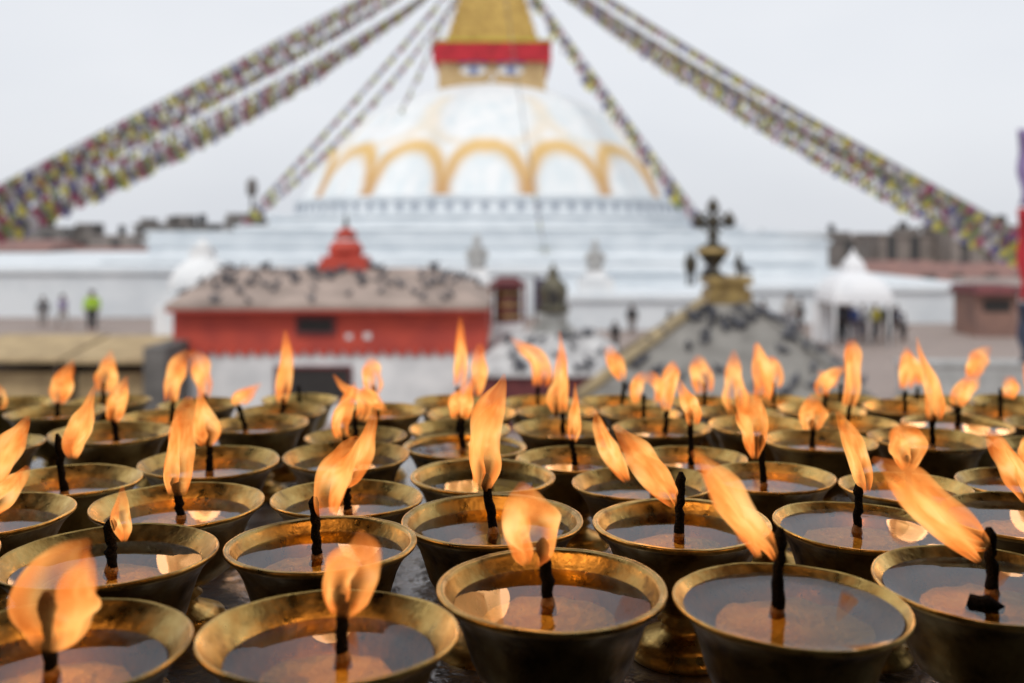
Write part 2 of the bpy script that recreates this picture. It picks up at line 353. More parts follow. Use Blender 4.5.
lamp(3, 1017, 483, 138, (1026, 484, 1026, 462), [[(1026, 466, 6), (1022, 450, 13), (1023, 437, 9), (1025, 430, 2)]], 7, 'flame cut at picture edge')
lamp(4, 210, 461, 141, (210, 467, 210, 438), [[(208, 446, 6), (208, 432, 13), (204, 415, 10), (200, 400, 5), (197, 389, 1.5)]], 8, 'teardrop flame leaning left')
lamp(4, 347, 455, 129, (346, 456, 346, 434), [[(343, 438, 7), (341, 422, 9), (347, 405, 9), (353, 390, 5), (356, 381, 1.5)]], 8, 'wavy flame leaning right')
lamp(4, 464, 443, 124, (462, 446, 461, 415), [[(460, 416, 8), (460, 402, 12), (465, 388, 8), (470, 374, 2)], [(455, 413, 4), (452, 400, 5), (455, 388, 1.5)]], 4, 'forked flame over pale butter', 1)
lamp(4, 574, 460, 122, (575, 463, 571, 440), [[(573, 444, 3), (574, 430, 7), (574, 415, 6), (575, 400, 3), (575, 384, 1)]], 8, 'needle thin flame')
lamp(4, 687, 458, 116, (688, 462, 687, 422), [[(690, 426, 5), (688, 410, 9), (681, 395, 7), (676, 380, 2)]], 8, 'tall black wick')
lamp(4, 833, 440, 114, (826, 446, 826, 419), [[(825, 430, 6), (826, 418, 13), (826, 405, 11), (824, 393, 2)]], 8, 'short rounded flame')
lamp(4, 931, 440, 120, (935, 443, 936, 416), [[(937, 422, 7), (937, 405, 10), (934, 388, 9), (927, 368, 5), (922, 352, 3), (920, 339, 1)]], 7.5, 'tall hooked flame')
lamp(4, 1038, 446, 116, None, [], 8, 'only its left rim visible')
lamp(5, -14, 444, 112, None, [], 8, 'only its right rim visible')
lamp(5, 111, 432, 120, (116, 437, 114, 419), [[(113, 422, 5), (116, 405, 10), (122, 390, 7), (128, 376, 1.5)]], 8, 'flame curving to the right')
lamp(5, 259, 423, 101, (246, 428, 239, 405), [[(240, 405, 4), (241, 399, 9), (251, 391, 6), (262, 383, 1.5)]], 8, 'stubby flame blown right')
lamp(5, 356, 436, 104, (356, 434, 355, 410), [[(360, 420, 6), (365, 408, 8), (360, 397, 6), (345, 388, 5), (334, 374, 1.5)], [(358, 392, 5), (370, 398, 8), (380, 406, 5), (386, 411, 1.5)]], 9, 'tangle of crossing flames')
lamp(5, 460, 431, 106, None, [], 8, 'no flame of its own')
lamp(5, 561, 428, 98, (563, 436, 563, 412), [[(559, 413, 8), (557, 398, 10), (560, 382, 8), (562, 362, 6), (561, 345, 3), (560, 331, 1)]], 9, 'tall tapering flame')
lamp(5, 664, 427, 101, (667, 430, 669, 410), [[(668, 412, 3), (668, 398, 7), (671, 380, 8), (676, 366, 6), (679, 362, 2)]], 8, 'blunt topped flame')
lamp(5, 761, 424, 106, (764, 424, 763, 402), [[(763, 400, 7), (763, 380, 10), (760, 362, 9), (757, 345, 4), (756, 340, 1.5)]], 8, 'tall flat red flame')
lamp(5, 862, 423, 94, (856, 430, 860, 404), [[(858, 408, 6), (863, 388, 8), (864, 365, 8), (863, 348, 8), (862, 340, 4)]], 9, 'straight pillar of flame')
lamp(5, 960, 424, 108, (961, 428, 962, 406), [[(960, 406, 5), (963, 395, 10), (972, 383, 9), (981, 372, 3)]], 3.5, 'leaning flame, brim full')
lamp(5, 1042, 424, 102, (1022, 426, 1022, 410), [[(1022, 420, 5), (1020, 400, 9), (1016, 385, 8), (1012, 368, 5), (1010, 361, 1.5)]], 8, 'broad flame at picture edge')
lamp(6, 57, 411, 98, (58, 412, 59, 402), [[(60, 404, 4), (61, 390, 11), (66, 376, 9), (73, 360, 1.5)]], 8, 'leaf shaped flame')
lamp(6, 165, 416, 93, (172, 420, 173, 396), [[(170, 402, 6), (172, 384, 8), (178, 365, 10), (188, 351, 4)]], 8, 'arched flame bending right')
lamp(6, 281, 411, 92, (282, 412, 283, 398), [[(282, 404, 4), (284, 385, 8), (286, 362, 7), (286, 345, 5), (285, 330, 1.5)]], 8, 'tall slim upright flame')
lamp(6, 380, 410, 94, (378, 414, 373, 384), [[(375, 397, 2.5), (374, 385, 9), (372, 373, 10), (371, 362, 7), (371, 357, 2)]], 8, 'small oval flame')
lamp(6, 474, 413, 92, (473, 405, 472, 391), [[(477, 396, 5), (481, 378, 8), (482, 360, 8), (482, 344, 3)]], 8, 'soft blunt flame')
lamp(6, 561, 411, 84, None, [], 8, 'no flame, behind tall one')
lamp(6, 634, 412, 84, (637, 415, 637, 394), [[(630, 404, 2), (629, 392, 6), (633, 381, 7), (642, 375, 5)], [(649, 403, 2), (652, 390, 5), (649, 380, 7), (640, 375, 5)]], 9, 'mushroom shaped flame')
lamp(6, 738, 412, 90, (737, 412, 736, 394), [[(735, 411, 11), (734, 395, 12), (733, 378, 9), (733, 362, 7), (734, 350, 2)]], 8, 'bottle shaped flame')
lamp(6, 813, 407, 86, (815, 405, 817, 391), [[(815, 396, 4), (813, 385, 7), (821, 374, 7), (830, 368, 4), (836, 363, 1)]], 8, 'curled flame pointing right')
lamp(6, 905, 405, 86, (903, 404, 903, 389), [[(904, 388, 6), (906, 370, 8), (905, 355, 6), (904, 345, 2)]], 8, 'pale flame with a double')
lamp(6, 985, 410, 88, (983, 412, 983, 393), [[(991, 397, 5), (993, 385, 8), (988, 374, 4)]], 8, 'dim small flame')
lamp(7, 14, 402, 80, (-1, 412, 0, 404), [[(0, 412, 3), (2, 398, 5), (-1, 383, 1.5)]], 8, 'sliver of flame at edge')
lamp(7, 108, 401, 84, (102, 399, 103, 382), [[(103, 393, 8), (105, 378, 11), (108, 364, 8), (111, 350, 1.5)]], 8, 'bulb shaped flame')
lamp(7, 199, 404, 82, (205, 404, 205, 393), [[(206, 398, 4), (204, 380, 8), (200, 365, 10), (190, 351, 4)]], 8, 'arched flame bending left')
lamp(7, 300, 399, 78, None, [], 8, 'no flame in view')
lamp(7, 452, 401, 78, (458, 400, 458, 386), [[(459, 387, 5), (461, 365, 7), (461, 340, 5), (460, 317, 1.5)]], 8, 'very tall thin flame')
lamp(7, 540, 402, 78, (539, 401, 539, 386), [[(542, 387, 7), (544, 371, 10), (537, 356, 8), (522, 345, 5), (511, 338, 1)]], 8, 'flame bent sharply left')
lamp(7, 617, 402, 82, (621, 401, 623, 381), [[(621, 381, 2.5), (618, 370, 8), (612, 357, 8), (607, 346, 4)]], 8, 'wedge shaped flame')
lamp(7, 714, 403, 80, (711, 400, 711, 383), [[(711, 394, 8), (709, 380, 11), (706, 366, 10), (704, 356, 3)]], 8, 'hood shaped flame')
lamp(7, 785, 402, 78, (782, 401, 782, 384), [[(782, 390, 6), (783, 376, 9), (776, 366, 9), (768, 360, 3)]], 8, 'short flame turned left')
lamp(7, 857, 401, 72, (852, 396, 852, 386), [[(849, 387, 3), (841, 383, 6), (834, 378, 5), (828, 373, 1.5)]], 8, 'flat flame blown left')
lamp(7, 936, 400, 70, (921, 398, 921, 388), [[(920, 386, 5), (919, 370, 8), (914, 358, 5), (911, 351, 1.5)]], 8, 'faint flame behind another')
lamp(7, 1010, 401, 80, (997, 402, 997, 388), [[(968, 378, 4), (972, 365, 10), (978, 355, 9), (988, 347, 2)]], 8, 'detached lick of flame')

def rim_drop(d): return 0.1154 + 0.056 * d
INNER = [(0.0438, -0.0006), (0.0424, -0.0022), (0.0404, -0.0043), (0.0384, -0.0066), (0.0363, -0.0095), (0.0342, -0.0135), (0.0315, -0.0195), (0.0275, -0.0255), (0.0200, -0.0300), (0.0, -0.0320)]
OUTER = [(0.0, -0.067), (0.0265, -0.067), (0.0275, -0.0655), (0.0268, -0.0635), (0.0235, -0.0612), (0.0245, -0.0600), (0.0180, -0.0575), (0.0115, -0.0545), (0.0095, -0.0515), (0.0128, -0.0490), (0.0098, -0.0465),
         (0.0130, -0.0430), (0.0215, -0.0395), (0.0285, -0.0340), (0.0318, -0.0270), (0.0340, -0.0195), (0.0362, -0.0130), (0.0385, -0.0085), (0.0412, -0.0050), (0.0436, -0.0028), (0.0450, -0.0016)]
LIP = [[(0.0452, -0.0006), (0.0450, 0.0001), (0.0445, 0.0003)], [(0.0453, -0.0006), (0.0450, 0.0003), (0.0442, 0.0004), (0.0437, -0.0002), (0.0432, 0.0002), (0.0424, 0.0001)]]
FOOT = 0.067
def inner_r(z):
    for (r0, z0), (r1, z1) in zip(INNER, INNER[1:]):
        if z1 <= z <= z0: return r0 + (r1 - r0) * (z0 - z) / (z0 - z1)
    return INNER[0][0]
def bowl_mesh(seed, lip):
    rnd = random.Random(seed); ph = [rnd.uniform(0, 6.28) for _ in range(4)]; am = [rnd.uniform(.001, .006), rnd.uniform(.001, .004), rnd.uniform(.0005, .002)]
    def fn(r, z, a):
        k = max(0.0, min(1.0, (z + 0.03) / 0.03))
        w = am[0] * math.sin(2 * a + ph[0]) + am[1] * math.sin(3 * a + ph[1]) + am[2] * math.sin(7 * a + ph[2])
        return r * (1 + k * w), z + k * (0.0003 * math.sin(2 * a + ph[3]) + 0.00014 * math.sin(5 * a + ph[1]) + 0.00008 * math.sin(13 * a + ph[2]))
    inn = INNER if lip == 0 else [(0.0417, -0.0014), (0.0406, -0.0040)] + INNER[3:]
    m = MB(); m.lathe(OUTER + LIP[lip] + inn, 72, fn=fn)
    me = m.mesh('bowl', BRASS); me.materials.append(SHADBR)
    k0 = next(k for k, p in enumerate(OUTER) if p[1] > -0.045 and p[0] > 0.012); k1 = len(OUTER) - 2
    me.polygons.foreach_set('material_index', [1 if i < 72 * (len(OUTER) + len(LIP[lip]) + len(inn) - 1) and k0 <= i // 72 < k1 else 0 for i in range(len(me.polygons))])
    return me
BOWLS = {(s, l): bowl_mesh(100 + s * 3 + l, l) for s in range(6) for l in (0, 1)}
def disc_mesh(name, rad, m, dome=0.0, rough=0.0, edge=0.0, seed=0, rings=8, n=48):
    vs = [(0, 0, dome)]; fs = []
    for k in range(1, rings + 1):
        q = k / rings
        for i in range(n):
            a = 2 * math.pi * i / n; x, y = rad * q * math.cos(a), rad * q * math.sin(a)
            z = dome * (1 - q * q) + (edge * max(0, (q - .86) / .14) ** 2)
            if rough: z += rough * mnoise.noise(Vector((x * 120 + seed * 7, y * 120, seed)))
            vs.append((x, y, z))
    for i in range(n): fs.append((0, 1 + i, 1 + (i + 1) % n))
    for k in range(rings - 1):
        for i in range(n):
            j = (i + 1) % n; fs.append((1 + k * n + i, 1 + (k + 1) * n + i, 1 + (k + 1) * n + j, 1 + k * n + j))
    b = MB(); b.add(vs, fs, True); return b.mesh(name, m)

def catmull(P, n):
    P = [Vector(p) for p in P]; out = []
    E = [P[0] * 2 - P[1]] + P + [P[-1] * 2 - P[-2]]
    segs = len(P) - 1
    for i in range(n + 1):
        t = i / n * segs; k = min(int(t), segs - 1); u = t - k
        a, b, c, d = E[k:k + 4]
        out.append(0.5 * ((2 * b) + (c - a) * u + (2 * a - 5 * b + 4 * c - d) * u * u + (3 * b - a - 3 * c + d) * u ** 3))
    return out

def flame_mesh(lobes, d, base, s, seed, tip=None):
    """closed tongue(s) of flame round a curved spine, about half as deep as wide"""
    vs = []; fs = []; al = []; stv = []; hol = []; rnd = random.Random(seed); NS, NR = 34, 24
    LB = []
    for lb in lobes:                                     # a second, thinner tongue licks up beside each broad one
        LB.append(lb)
        if max(p[2] for p in lb) > 6.5:
            sd_ = rnd.choice((-1, 1)); kk = rnd.uniform(.72, .95); yb = lb[0][1]; xb = lb[0][0]
            LB.append([(xb + (x - xb) * kk + sd_ * w * rnd.uniform(.42, .62), yb + (y - yb) * kk, w * rnd.uniform(.45, .6)) for x, y, w in lb])
    for lb in LB:
        P = catmull([(x, y, w) for x, y, w in lb], NS); o = len(vs)
        C = [at(p.x, p.y, d) for p in P]; W = [max(0.4, p.z) / F * d for p in P]
        ph = rnd.uniform(0, 6); ph2 = rnd.uniform(0, 6); sid = rnd.random()
        for k in range(NS + 1):
            t = (C[min(k + 1, NS)] - C[max(k - 1, 0)]).normalized()
            u = t.cross(Vector((0, 1, 0))).normalized(); w = Vector((0, 1, 0))
            f = k / NS; ln = abs(C[-1].z - C[0].z) + 1e-5
            hv = 0.0
            if tip is not None:
                near = max(0.0, 1 - abs(C[k].x - tip.x) / (W[k] + 0.004)) if len(lobes) < 3 else 1
                hv = max(0.0, min(1.0, 1 - (C[k].z - tip.z - 0.0015) / (0.36 * ln))) * min(1, near * 2.2)
                hv = hv * hv * (3 - 2 * hv)
            hv = max(hv, max(0.0, min(1.0, 1 - f / 0.22)) * .8)
            off = w * (0.0035 * math.sin(3 * f + ph) * f)
            for i in range(NR):
                a = 2 * math.pi * i / NR
                wob = 1 + 0.05 * math.sin(3 * a + 5 * f + ph) + 0.05 * math.sin(a + 9 * f + ph2) + 0.04 * math.sin(2 * a - 17 * f + ph) + 0.07 * math.sin(13 * f + ph2 + (1.5 if math.cos(a) > 0 else 0) * math.cos(a))
                p = C[k] + off + u * math.cos(a) * W[k] * wob + w * math.sin(a) * W[k] * 0.75 * wob
                vs.append((p - base) / s); al.append(f); stv.append((math.cos(a), math.sin(a), sid)); hol.append(hv)
        for k in range(NS):
            for i in range(NR):
                j = (i + 1) % NR; fs.append((o + k * NR + i, o + k * NR + j, o + (k + 1) * NR + j, o + (k + 1) * NR + i))
        fs.append(tuple(reversed(range(o, o + NR)))); fs.append(tuple(range(o + NS * NR, o + NS * NR + NR)))
    b = MB(); b.add(vs, fs, True); me = b.mesh('flame', FLAME)
    at_ = me.attributes.new('along', 'FLOAT', 'POINT'); at_.data.foreach_set('value', al)
    a3 = me.attributes.new('hollow', 'FLOAT', 'POINT'); a3.data.foreach_set('value', hol)
    a2 = me.attributes.new('streak', 'FLOAT_VECTOR', 'POINT'); a2.data.foreach_set('vector', [c for v in stv for c in v])
    return me

FLAME_W = 0.036
# positions on the table, relaxed so that no two bowls run into each other
for q in L_:
    d = 115.4 / (q['cy'] - 288.0); q['s'] = max(0.82, min(1.07, q['w'] * d / 90.0 * 0.97)); q['d0'] = d
    q['x'] = (q['cx'] - 512) / F * d; q['y'] = d; q['x0'] = q['x']
for it in range(200):
    for i, a in enumerate(L_):
        for b in L_[i + 1:]:
            dx, dy = b['x'] - a['x'], b['y'] - a['y']; dist = math.hypot(dx, dy); need = 0.0457 * (a['s'] + b['s']) + 0.0004
            if 1e-6 < dist < need:
                k = (need - dist) / dist * 0.5
                a['x'] -= dx * k * .5; a['y'] -= dy * k; b['x'] += dx * k * .5; b['y'] += dy * k
        a['s'] = a['s']
ORD = ['first', 'second', 'third', 'fourth', 'fifth', 'sixth', 'seventh', 'eighth', 'ninth', 'tenth', 'eleventh', 'twelfth', 'thirteenth', 'fourteenth']
rowname = {1: 'the front row', 2: 'the second row', 3: 'the third row', 4: 'the fourth row', 5: 'the fifth row', 6: 'the sixth row', 7: 'the rearmost row'}
rows = {}
DBG = []
for n, q in enumerate(L_):
    d, s = q['y'], q['s']; zr = EZ - rim_drop(d)
    base = Vector((q['x'], d, zr - FOOT * s))
    k = rows.get(q['row'], 0); rows[q['row']] = k + 1
    t = thing('butter_lamp', 'brass butter lamp with %s, %s from left in %s' % (q['words'], ORD[k], rowname[q['row']]), 'butter lamp', base, 'burning butter lamps on the table')
    t.scale = (s, s, s)
    rnd = random.Random(n * 31 + 5)
    t.rotation_euler = (0, 0, 0)
    bw = link('bowl', BOWLS[(rnd.randrange(6), q['lip'])], t, (0, 0, FOOT)); bw.rotation_euler = (R(rnd.uniform(-1.2, 1.2)), R(rnd.uniform(-1.2, 1.2)), rnd.uniform(0, 6.28))
    oz = -(q['lev'] * 0.95 + rnd.uniform(-0.6, 0.6)) / 1000.0
    link('melted_butter', disc_mesh('melted_butter', inner_r(oz) * 1.004, OIL, edge=0.0007), t, (0, 0, FOOT + oz))
    bz = oz - rnd.uniform(0.003, 0.005); br = inner_r(bz) * rnd.uniform(0.66, 0.80)
    link('solid_butter', disc_mesh('solid_butter', br, BUTTER, dome=0.0022, rough=0.0022, seed=n), t, (rnd.uniform(-.003, .003), rnd.uniform(-.0065, -.003), FOOT + bz - 0.0012))
    sh = Vector((q['x'] - q['x0'], 0, 0)); dpx = (q['x'] / d * F + 512) - q['cx']
    dpy = (rim_drop(d) / d * F + HY) - q['cy']
    DBG.append((q['cx'], q['cy'], round(dpx, 1), round(dpy, 1), round(s, 2)))
    wk = q['wick'] or (q['cx'] + rnd.uniform(-3, 3), q['cy'], q['cx'] + rnd.uniform(-3, 3), q['cy'] - 0.014 / d * F)
    bx, by, tx, ty = wk
    P1 = at(tx + dpx, ty + dpy, d); P0 = at(bx + dpx, by + dpy, d)
    zo = base.z + (FOOT + oz) * s
    P0.z = zo + 0.0015
    if P1.z - P0.z < 0.009: P1.z = P0.z + 0.011
    Pb = Vector((P0.x, P0.y, zo - 0.010)); loc = lambda p: (p - base) / s
    TIPW = P1.copy()
    P0 = loc(P0); P1 = loc(P1); Pb = loc(Pb)
    wb = MB(); wb.tube([Pb, Pb.lerp(P0, .6), P0, P0.lerp(P1, .10)], [0.0042, 0.0036, 0.0026, 0.0017], 12)
    w_ = wb.build('wick', COTTON, t, 'local')
    cb = MB(); pts = []; rr = []
    for j in range(11):
        f = j / 10; p = P0.lerp(P1, f)
        p = p + Vector((rnd.uniform(-1, 1), rnd.uniform(-1, 1), 0)) * 0.00035 + Vector((0.0012 * math.sin(f * 3.1) * rnd.uniform(-.6, .6), 0, 0))
        pts.append(p); rr.append((0.0025 - 0.0006 * f) * rnd.uniform(0.85, 1.15) * (1.25 if 0.75 < f < 0.97 else 1) * (0.55 if j == 10 else 1))
    cb.tube(pts, rr, 10); cb.build('charred_tip', CHAR, w_, 'local')
    if q['lobes']:
        lobes = [[(x + dpx, y + dpy, w) for x, y, w in lb] for lb in q['lobes']]
        link('flame', flame_mesh(lobes, d, base, s, n, TIPW), t)
        lb = catmull(lobes[0], 10)[4]; ld = bpy.data.lights.new('flame_light', 'POINT'); size = sum(p[2] for p in lobes[0]) / len(lobes[0]) / F * d
        ld.energy = FLAME_W * min(1.6, max(0.5, size / 0.0055)); ld.color = (1.0, 0.50, 0.18); ld.shadow_soft_size = 0.012
        link('flame_light', ld, t, (at(lb.x, lb.y, d) - base) / s)

# the stub of burnt wick lying in the brim full lamp
q = L_[4]; P = at(979, 606, q['y'] - 0.012)
sb = MB(); sb.tube([P + Vector((-.0035, .002, .0012)), P, P + Vector((.003, -.001, .001)), P + Vector((.008, -.003, -.0005))], [.0030, .0040, .0036, .0016], 10)
tag(sb.build('burnt_stub', CHAR, None, P), 'charred wick stub fallen in the full lamp at lower right', 'burnt stub')

# table with sloping steel top
def ztop(y): return EZ - rim_drop(y) - FOOT + 0.0008
tb = thing('lamp_table', 'wet grey steel table under all the butter lamps', 'table', (0, 0.6, 3.2))
m = MB(); X = 0.95; y0, y1 = 0.12, 1.16
vs = []
for yy in (y0, y1):
    for dz in (0, -0.012): vs += [(-X, yy, ztop(yy) + dz), (X, yy, ztop(yy) + dz)]
m.add(vs, [(0, 1, 5, 4), (6, 7, 3, 2), (2, 3, 1, 0), (4, 5, 7, 6), (0, 4, 6, 2), (3, 7, 5, 1)])
m.build('tabletop', STEEL, tb)
for sx in (-1, 1):
    for yy in (0.2, 1.08):
        l = MB(); l.box(sx * .88 - .02, sx * .88 + .02, yy - .02, yy + .02, 3.2, ztop(yy) - 0.0125); l.build('leg', STEEL, tb)

# ------------------------------------------------------------------ ground and terraces
def struct(name, b, m, org=None):
    o = b.build(name, m, None, org if org is not None else b.v[0].copy()); o['kind'] = 'structure'; return o
g = MB(); g.add([(-900, -300, 0), (900, -300, 0), (900, 1500, 0), (-900, 1500, 0)], [(0, 1, 2, 3)])
go = struct('ground', g, PAVE, Vector((0, 0, 0)))
g = MB(); g.box(-6, 6, -5, 1.6, 0.0, 3.2); struct('viewing_terrace', g, ABSORB)

# unseen lamp shelter, added to shade the bowls: back wall, side walls and roof
g = MB(); g.box(-2.6, 2.6, -1.6, -1.3, 3.2, 5.6); struct('wall', g, ABSORB)
for sx in (-1, 1):
    g = MB(); g.box(sx * 2.6 - .12, sx * 2.6 + .12, -1.298, 0.6, 3.2, 5.6); struct('wall', g, ABSORB)
g = MB(); g.box(-2.9, 2.9, -1.8, 0.92, 5.602, 5.72); struct('roof', g, ABSORB)

# ------------------------------------------------------------------ the great stupa
SC = Vector((-2.2, 100, 0))
st = thing('stupa', 'great white domed stupa with saffron arcs and golden painted tower', 'stupa', SC)
def zpx(py, d): return EZ - (py - HY) / F * d
DZ = zpx(203, 100)            # base of the dome
prof_px = [(203, 184.5), (190, 178), (180, 173), (160, 160), (145, 143), (130, 129), (120, 119), (112, 104), (104, 88), (97, 70), (92, 54), (88, 38)]
prof = [(w * 0.1, zpx(py, 100) - 0.0) for py, w in prof_px]
pr = []
P = catmull([(r, z, 0) for r, z in prof], 44)
pr = [(p.x, p.y) for p in P]
d_ = MB(); d_.lathe([(18.4, DZ - 1.5)] + pr + [(0, pr[-1][1] + 0.3)], 128, (SC.x, SC.y, 0))
HA = zpx(142, 82) - DZ
DM = dome_mat(SC.x, SC.y, DZ - 0.6, (zpx(140, 88) - DZ))
d_.build('dome', DM, st)
def ring(r0, r1, z0, z1, m=LIMEB, lip=0.25, name='drum'):
    b = MB(); b.lathe([(r0 + .3, z0), (r0, z1 - 0.35), (r0 + lip, z1 - 0.35), (r0 + lip, z1), (r1, z1)], 128, (SC.x, SC.y, 0), smooth=False)
    return b.build(name, m, st)
ring(18.9, 18.0, DZ - 2.2, DZ + 0.15)
ring(21.5, 18.5, DZ - 3.0, DZ - 1.35)
ring(24.5, 21.0, DZ - 3.6, DZ - 2.35, name='drum')
nb = MB(); nb.box(-.26, .26, -.06, .10, 0, .72); 
nm = None
for k in range(-19, 20):
    a = R(k * 4.4); p = Vector((math.sin(a), -math.cos(a), 0)) * 19.02
    if nm is None:
        nm = nb.mesh('niche', mat('blue_grey_niche', (0.36, 0.40, 0.46), 0.8))
    o = link('niche', nm, st, (p.x, p.y, DZ - 1.2)); o.rotation_euler = (0, 0, a)
# stepped terraces
def terr(x0, x1, y0, y1, z0, z1, m=LIMEB):
    b = MB(); b.box(x0, x1, y0, y1, z0, z1 - .25); b.box(x0 - .2, x1 + .2, y0 - .2, y1 + .2, z1 - .249, z1); return b.build('terrace', m, st)
terr(-26.2, 22.6, 72, 128, 0, zpx(231, 72))
terr(at(148, 0, 62).x, at(828, 0, 62).x, 62, 140, 0, zpx(240, 62))
terr(-23, 17, 56, 144, 0, zpx(258, 56))
terr(-60, at(735, 0, 49).x, 49.2, 150, 0, zpx(268, 49.2))
terr(at(735, 0, 46).x, at(985, 0, 46).x, 46, 150, 0, zpx(286, 46))
terr(at(560, 0, 43).x, at(735, 0, 43).x, 43, 49, 0, 1.5)
# harmika
hz0, hz1 = zpx(95, 96), zpx(64, 96)
HW = 5.1; cx = at(493, 0, 100).x
hk = MB(); hk.box(cx - HW, cx + HW, 100 - HW, 100 + HW, hz0 - .4, hz1); hko = hk.build('harmika', FACE, st)
cb = MB(); cb.box(cx - HW - .5, cx + HW + .5, 100 - HW - .5, 100 + HW + .5, hz1 + .002, zpx(43, 95)); cb.build('valance', REDCL, hko)
cb = MB(); cb.box(cx - HW - .6, cx + HW + .6, 100 - HW - .6, 100 + HW + .6, zpx(43, 95) + .003, zpx(40.5, 95)); cb.build('fringe', YELG, hko)
cb = MB(); cb.box(cx - HW - .12, cx + HW + .12, 100 - HW - .12, 100 + HW + .12, hz0 - .5, hz0 + .15); cb.build('base_course', GOLD, hko)
yf = 100 - HW
for sx in (-1, 1):
    ex = cx + sx * 1.75; ez = zpx(71, 95)
    b = MB(); n = 14; vs = []
    for dy in (0, -.10):
        vs += [(ex + 1.25 * math.cos(2 * math.pi * i / n), yf - .002 + dy, ez + .42 * math.sin(2 * math.pi * i / n)) for i in range(n)]
    b.add(vs, [tuple(range(n, 2 * n))] + [(i, i + n, (i + 1) % n + n, (i + 1) % n) for i in range(n)]); b.build('eye', WHITEP, hko)
    b = MB(); vs = []
    for dy in (-.104, -.16):
        vs += [(ex + .42 * math.cos(2 * math.pi * i / n), yf + dy, ez + .05 + .36 * math.sin(2 * math.pi * i / n)) for i in range(n)]
    b.add(vs, [tuple(range(n, 2 * n))] + [(i, i + n, (i + 1) % n + n, (i + 1) % n) for i in range(n)]); b.build('iris', BLUEP, hko)
    b = MB(); b.tube([(ex + 1.4 * (k / 5 - 1), yf - .05, ez + .62 + .22 * math.sin(math.pi * k / 10)) for k in range(11)], .13, 6); b.build('brow', BLUEP, hko)
b = MB(); b.tube([(cx, yf - .05, zpx(73, 95)), (cx + .25, yf - .05, zpx(76, 95)), (cx + .1, yf - .05, zpx(79, 95)), (cx - .2, yf - .05, zpx(81, 95)), (cx, yf - .05, zpx(83, 95))], .14, 6); b.build('nose', WHITEP, hko)
# thirteen gilt steps and the pinnacle
zz = zpx(40, 95); hh = 1.02; w0 = 4.35
for k in range(13):
    w = w0 * (1 - k / 15.5)
    b = MB(); b.box(cx - w, cx + w, 100 - w, 100 + w, zz, zz + hh * .72); b.box(cx - w + .22, cx + w - .22, 100 - w + .22, 100 + w - .22, zz + hh * .721, zz + hh - .002)
    b.build('spire_step', GOLD, st); zz += hh
b = MB(); b.lathe([(1.1, 0), (1.5, .5), (.5, 1.1), (.75, 1.6), (.2, 2.6), (0, 3.4)], 20, (cx, 100, zz)); b.build('pinnacle', GOLD, st)
TOP = Vector((cx, 100, zz - 1.0))

# ------------------------------------------------------------------ strings of prayer flags
FC = [(0.14, 0.13, 0.26), (0.52, 0.48, 0.50), (0.36, 0.08, 0.14), (0.21, 0.24, 0.10), (0.60, 0.52, 0.09)]
flagm = []
def flag_mat(c):
    m = mat('flag_cloth', c, 0.85, var=0.3, scale=5)
    nt = m.node_tree; b = nt.nodes['Principled BSDF']; out = nt.nodes['Material Output']
    tl = nt.nodes.new('ShaderNodeBsdfTranslucent'); tl.inputs['Color'].default_value = (*c, 1)
    mx = nt.nodes.new('ShaderNodeMixShader'); mx.inputs[0].default_value = 0.35
    nt.links.new(b.outputs[0], mx.inputs[1]); nt.links.new(tl.outputs[0], mx.inputs[2]); nt.links.new(mx.outputs[0], out.inputs['Surface'])
    return m
for ci, c in enumerate(FC):
    fm = flag_mat(c); row = []
    for var in range(3):
        vs = []; fs = []; rnd = random.Random(ci * 5 + var); ph = rnd.uniform(0, 6)
        for j in range(5):
            for i in range(5):
                u, v = i / 4 - .5, j / 4
                vs.append((u * .92, 0.10 * v * math.sin(4 * u + ph) + .12 * v * v * rnd.uniform(-.4, 1), -v + .05 * v * math.sin(3 * u + ph)))
        for j in range(4):
            for i in range(4): fs.append((j * 5 + i, j * 5 + i + 1, j * 5 + i + 6, j * 5 + i + 5))
        b = MB(); b.add(vs, fs, True); row.append(b.mesh('flag', fm))
    flagm.append(row)
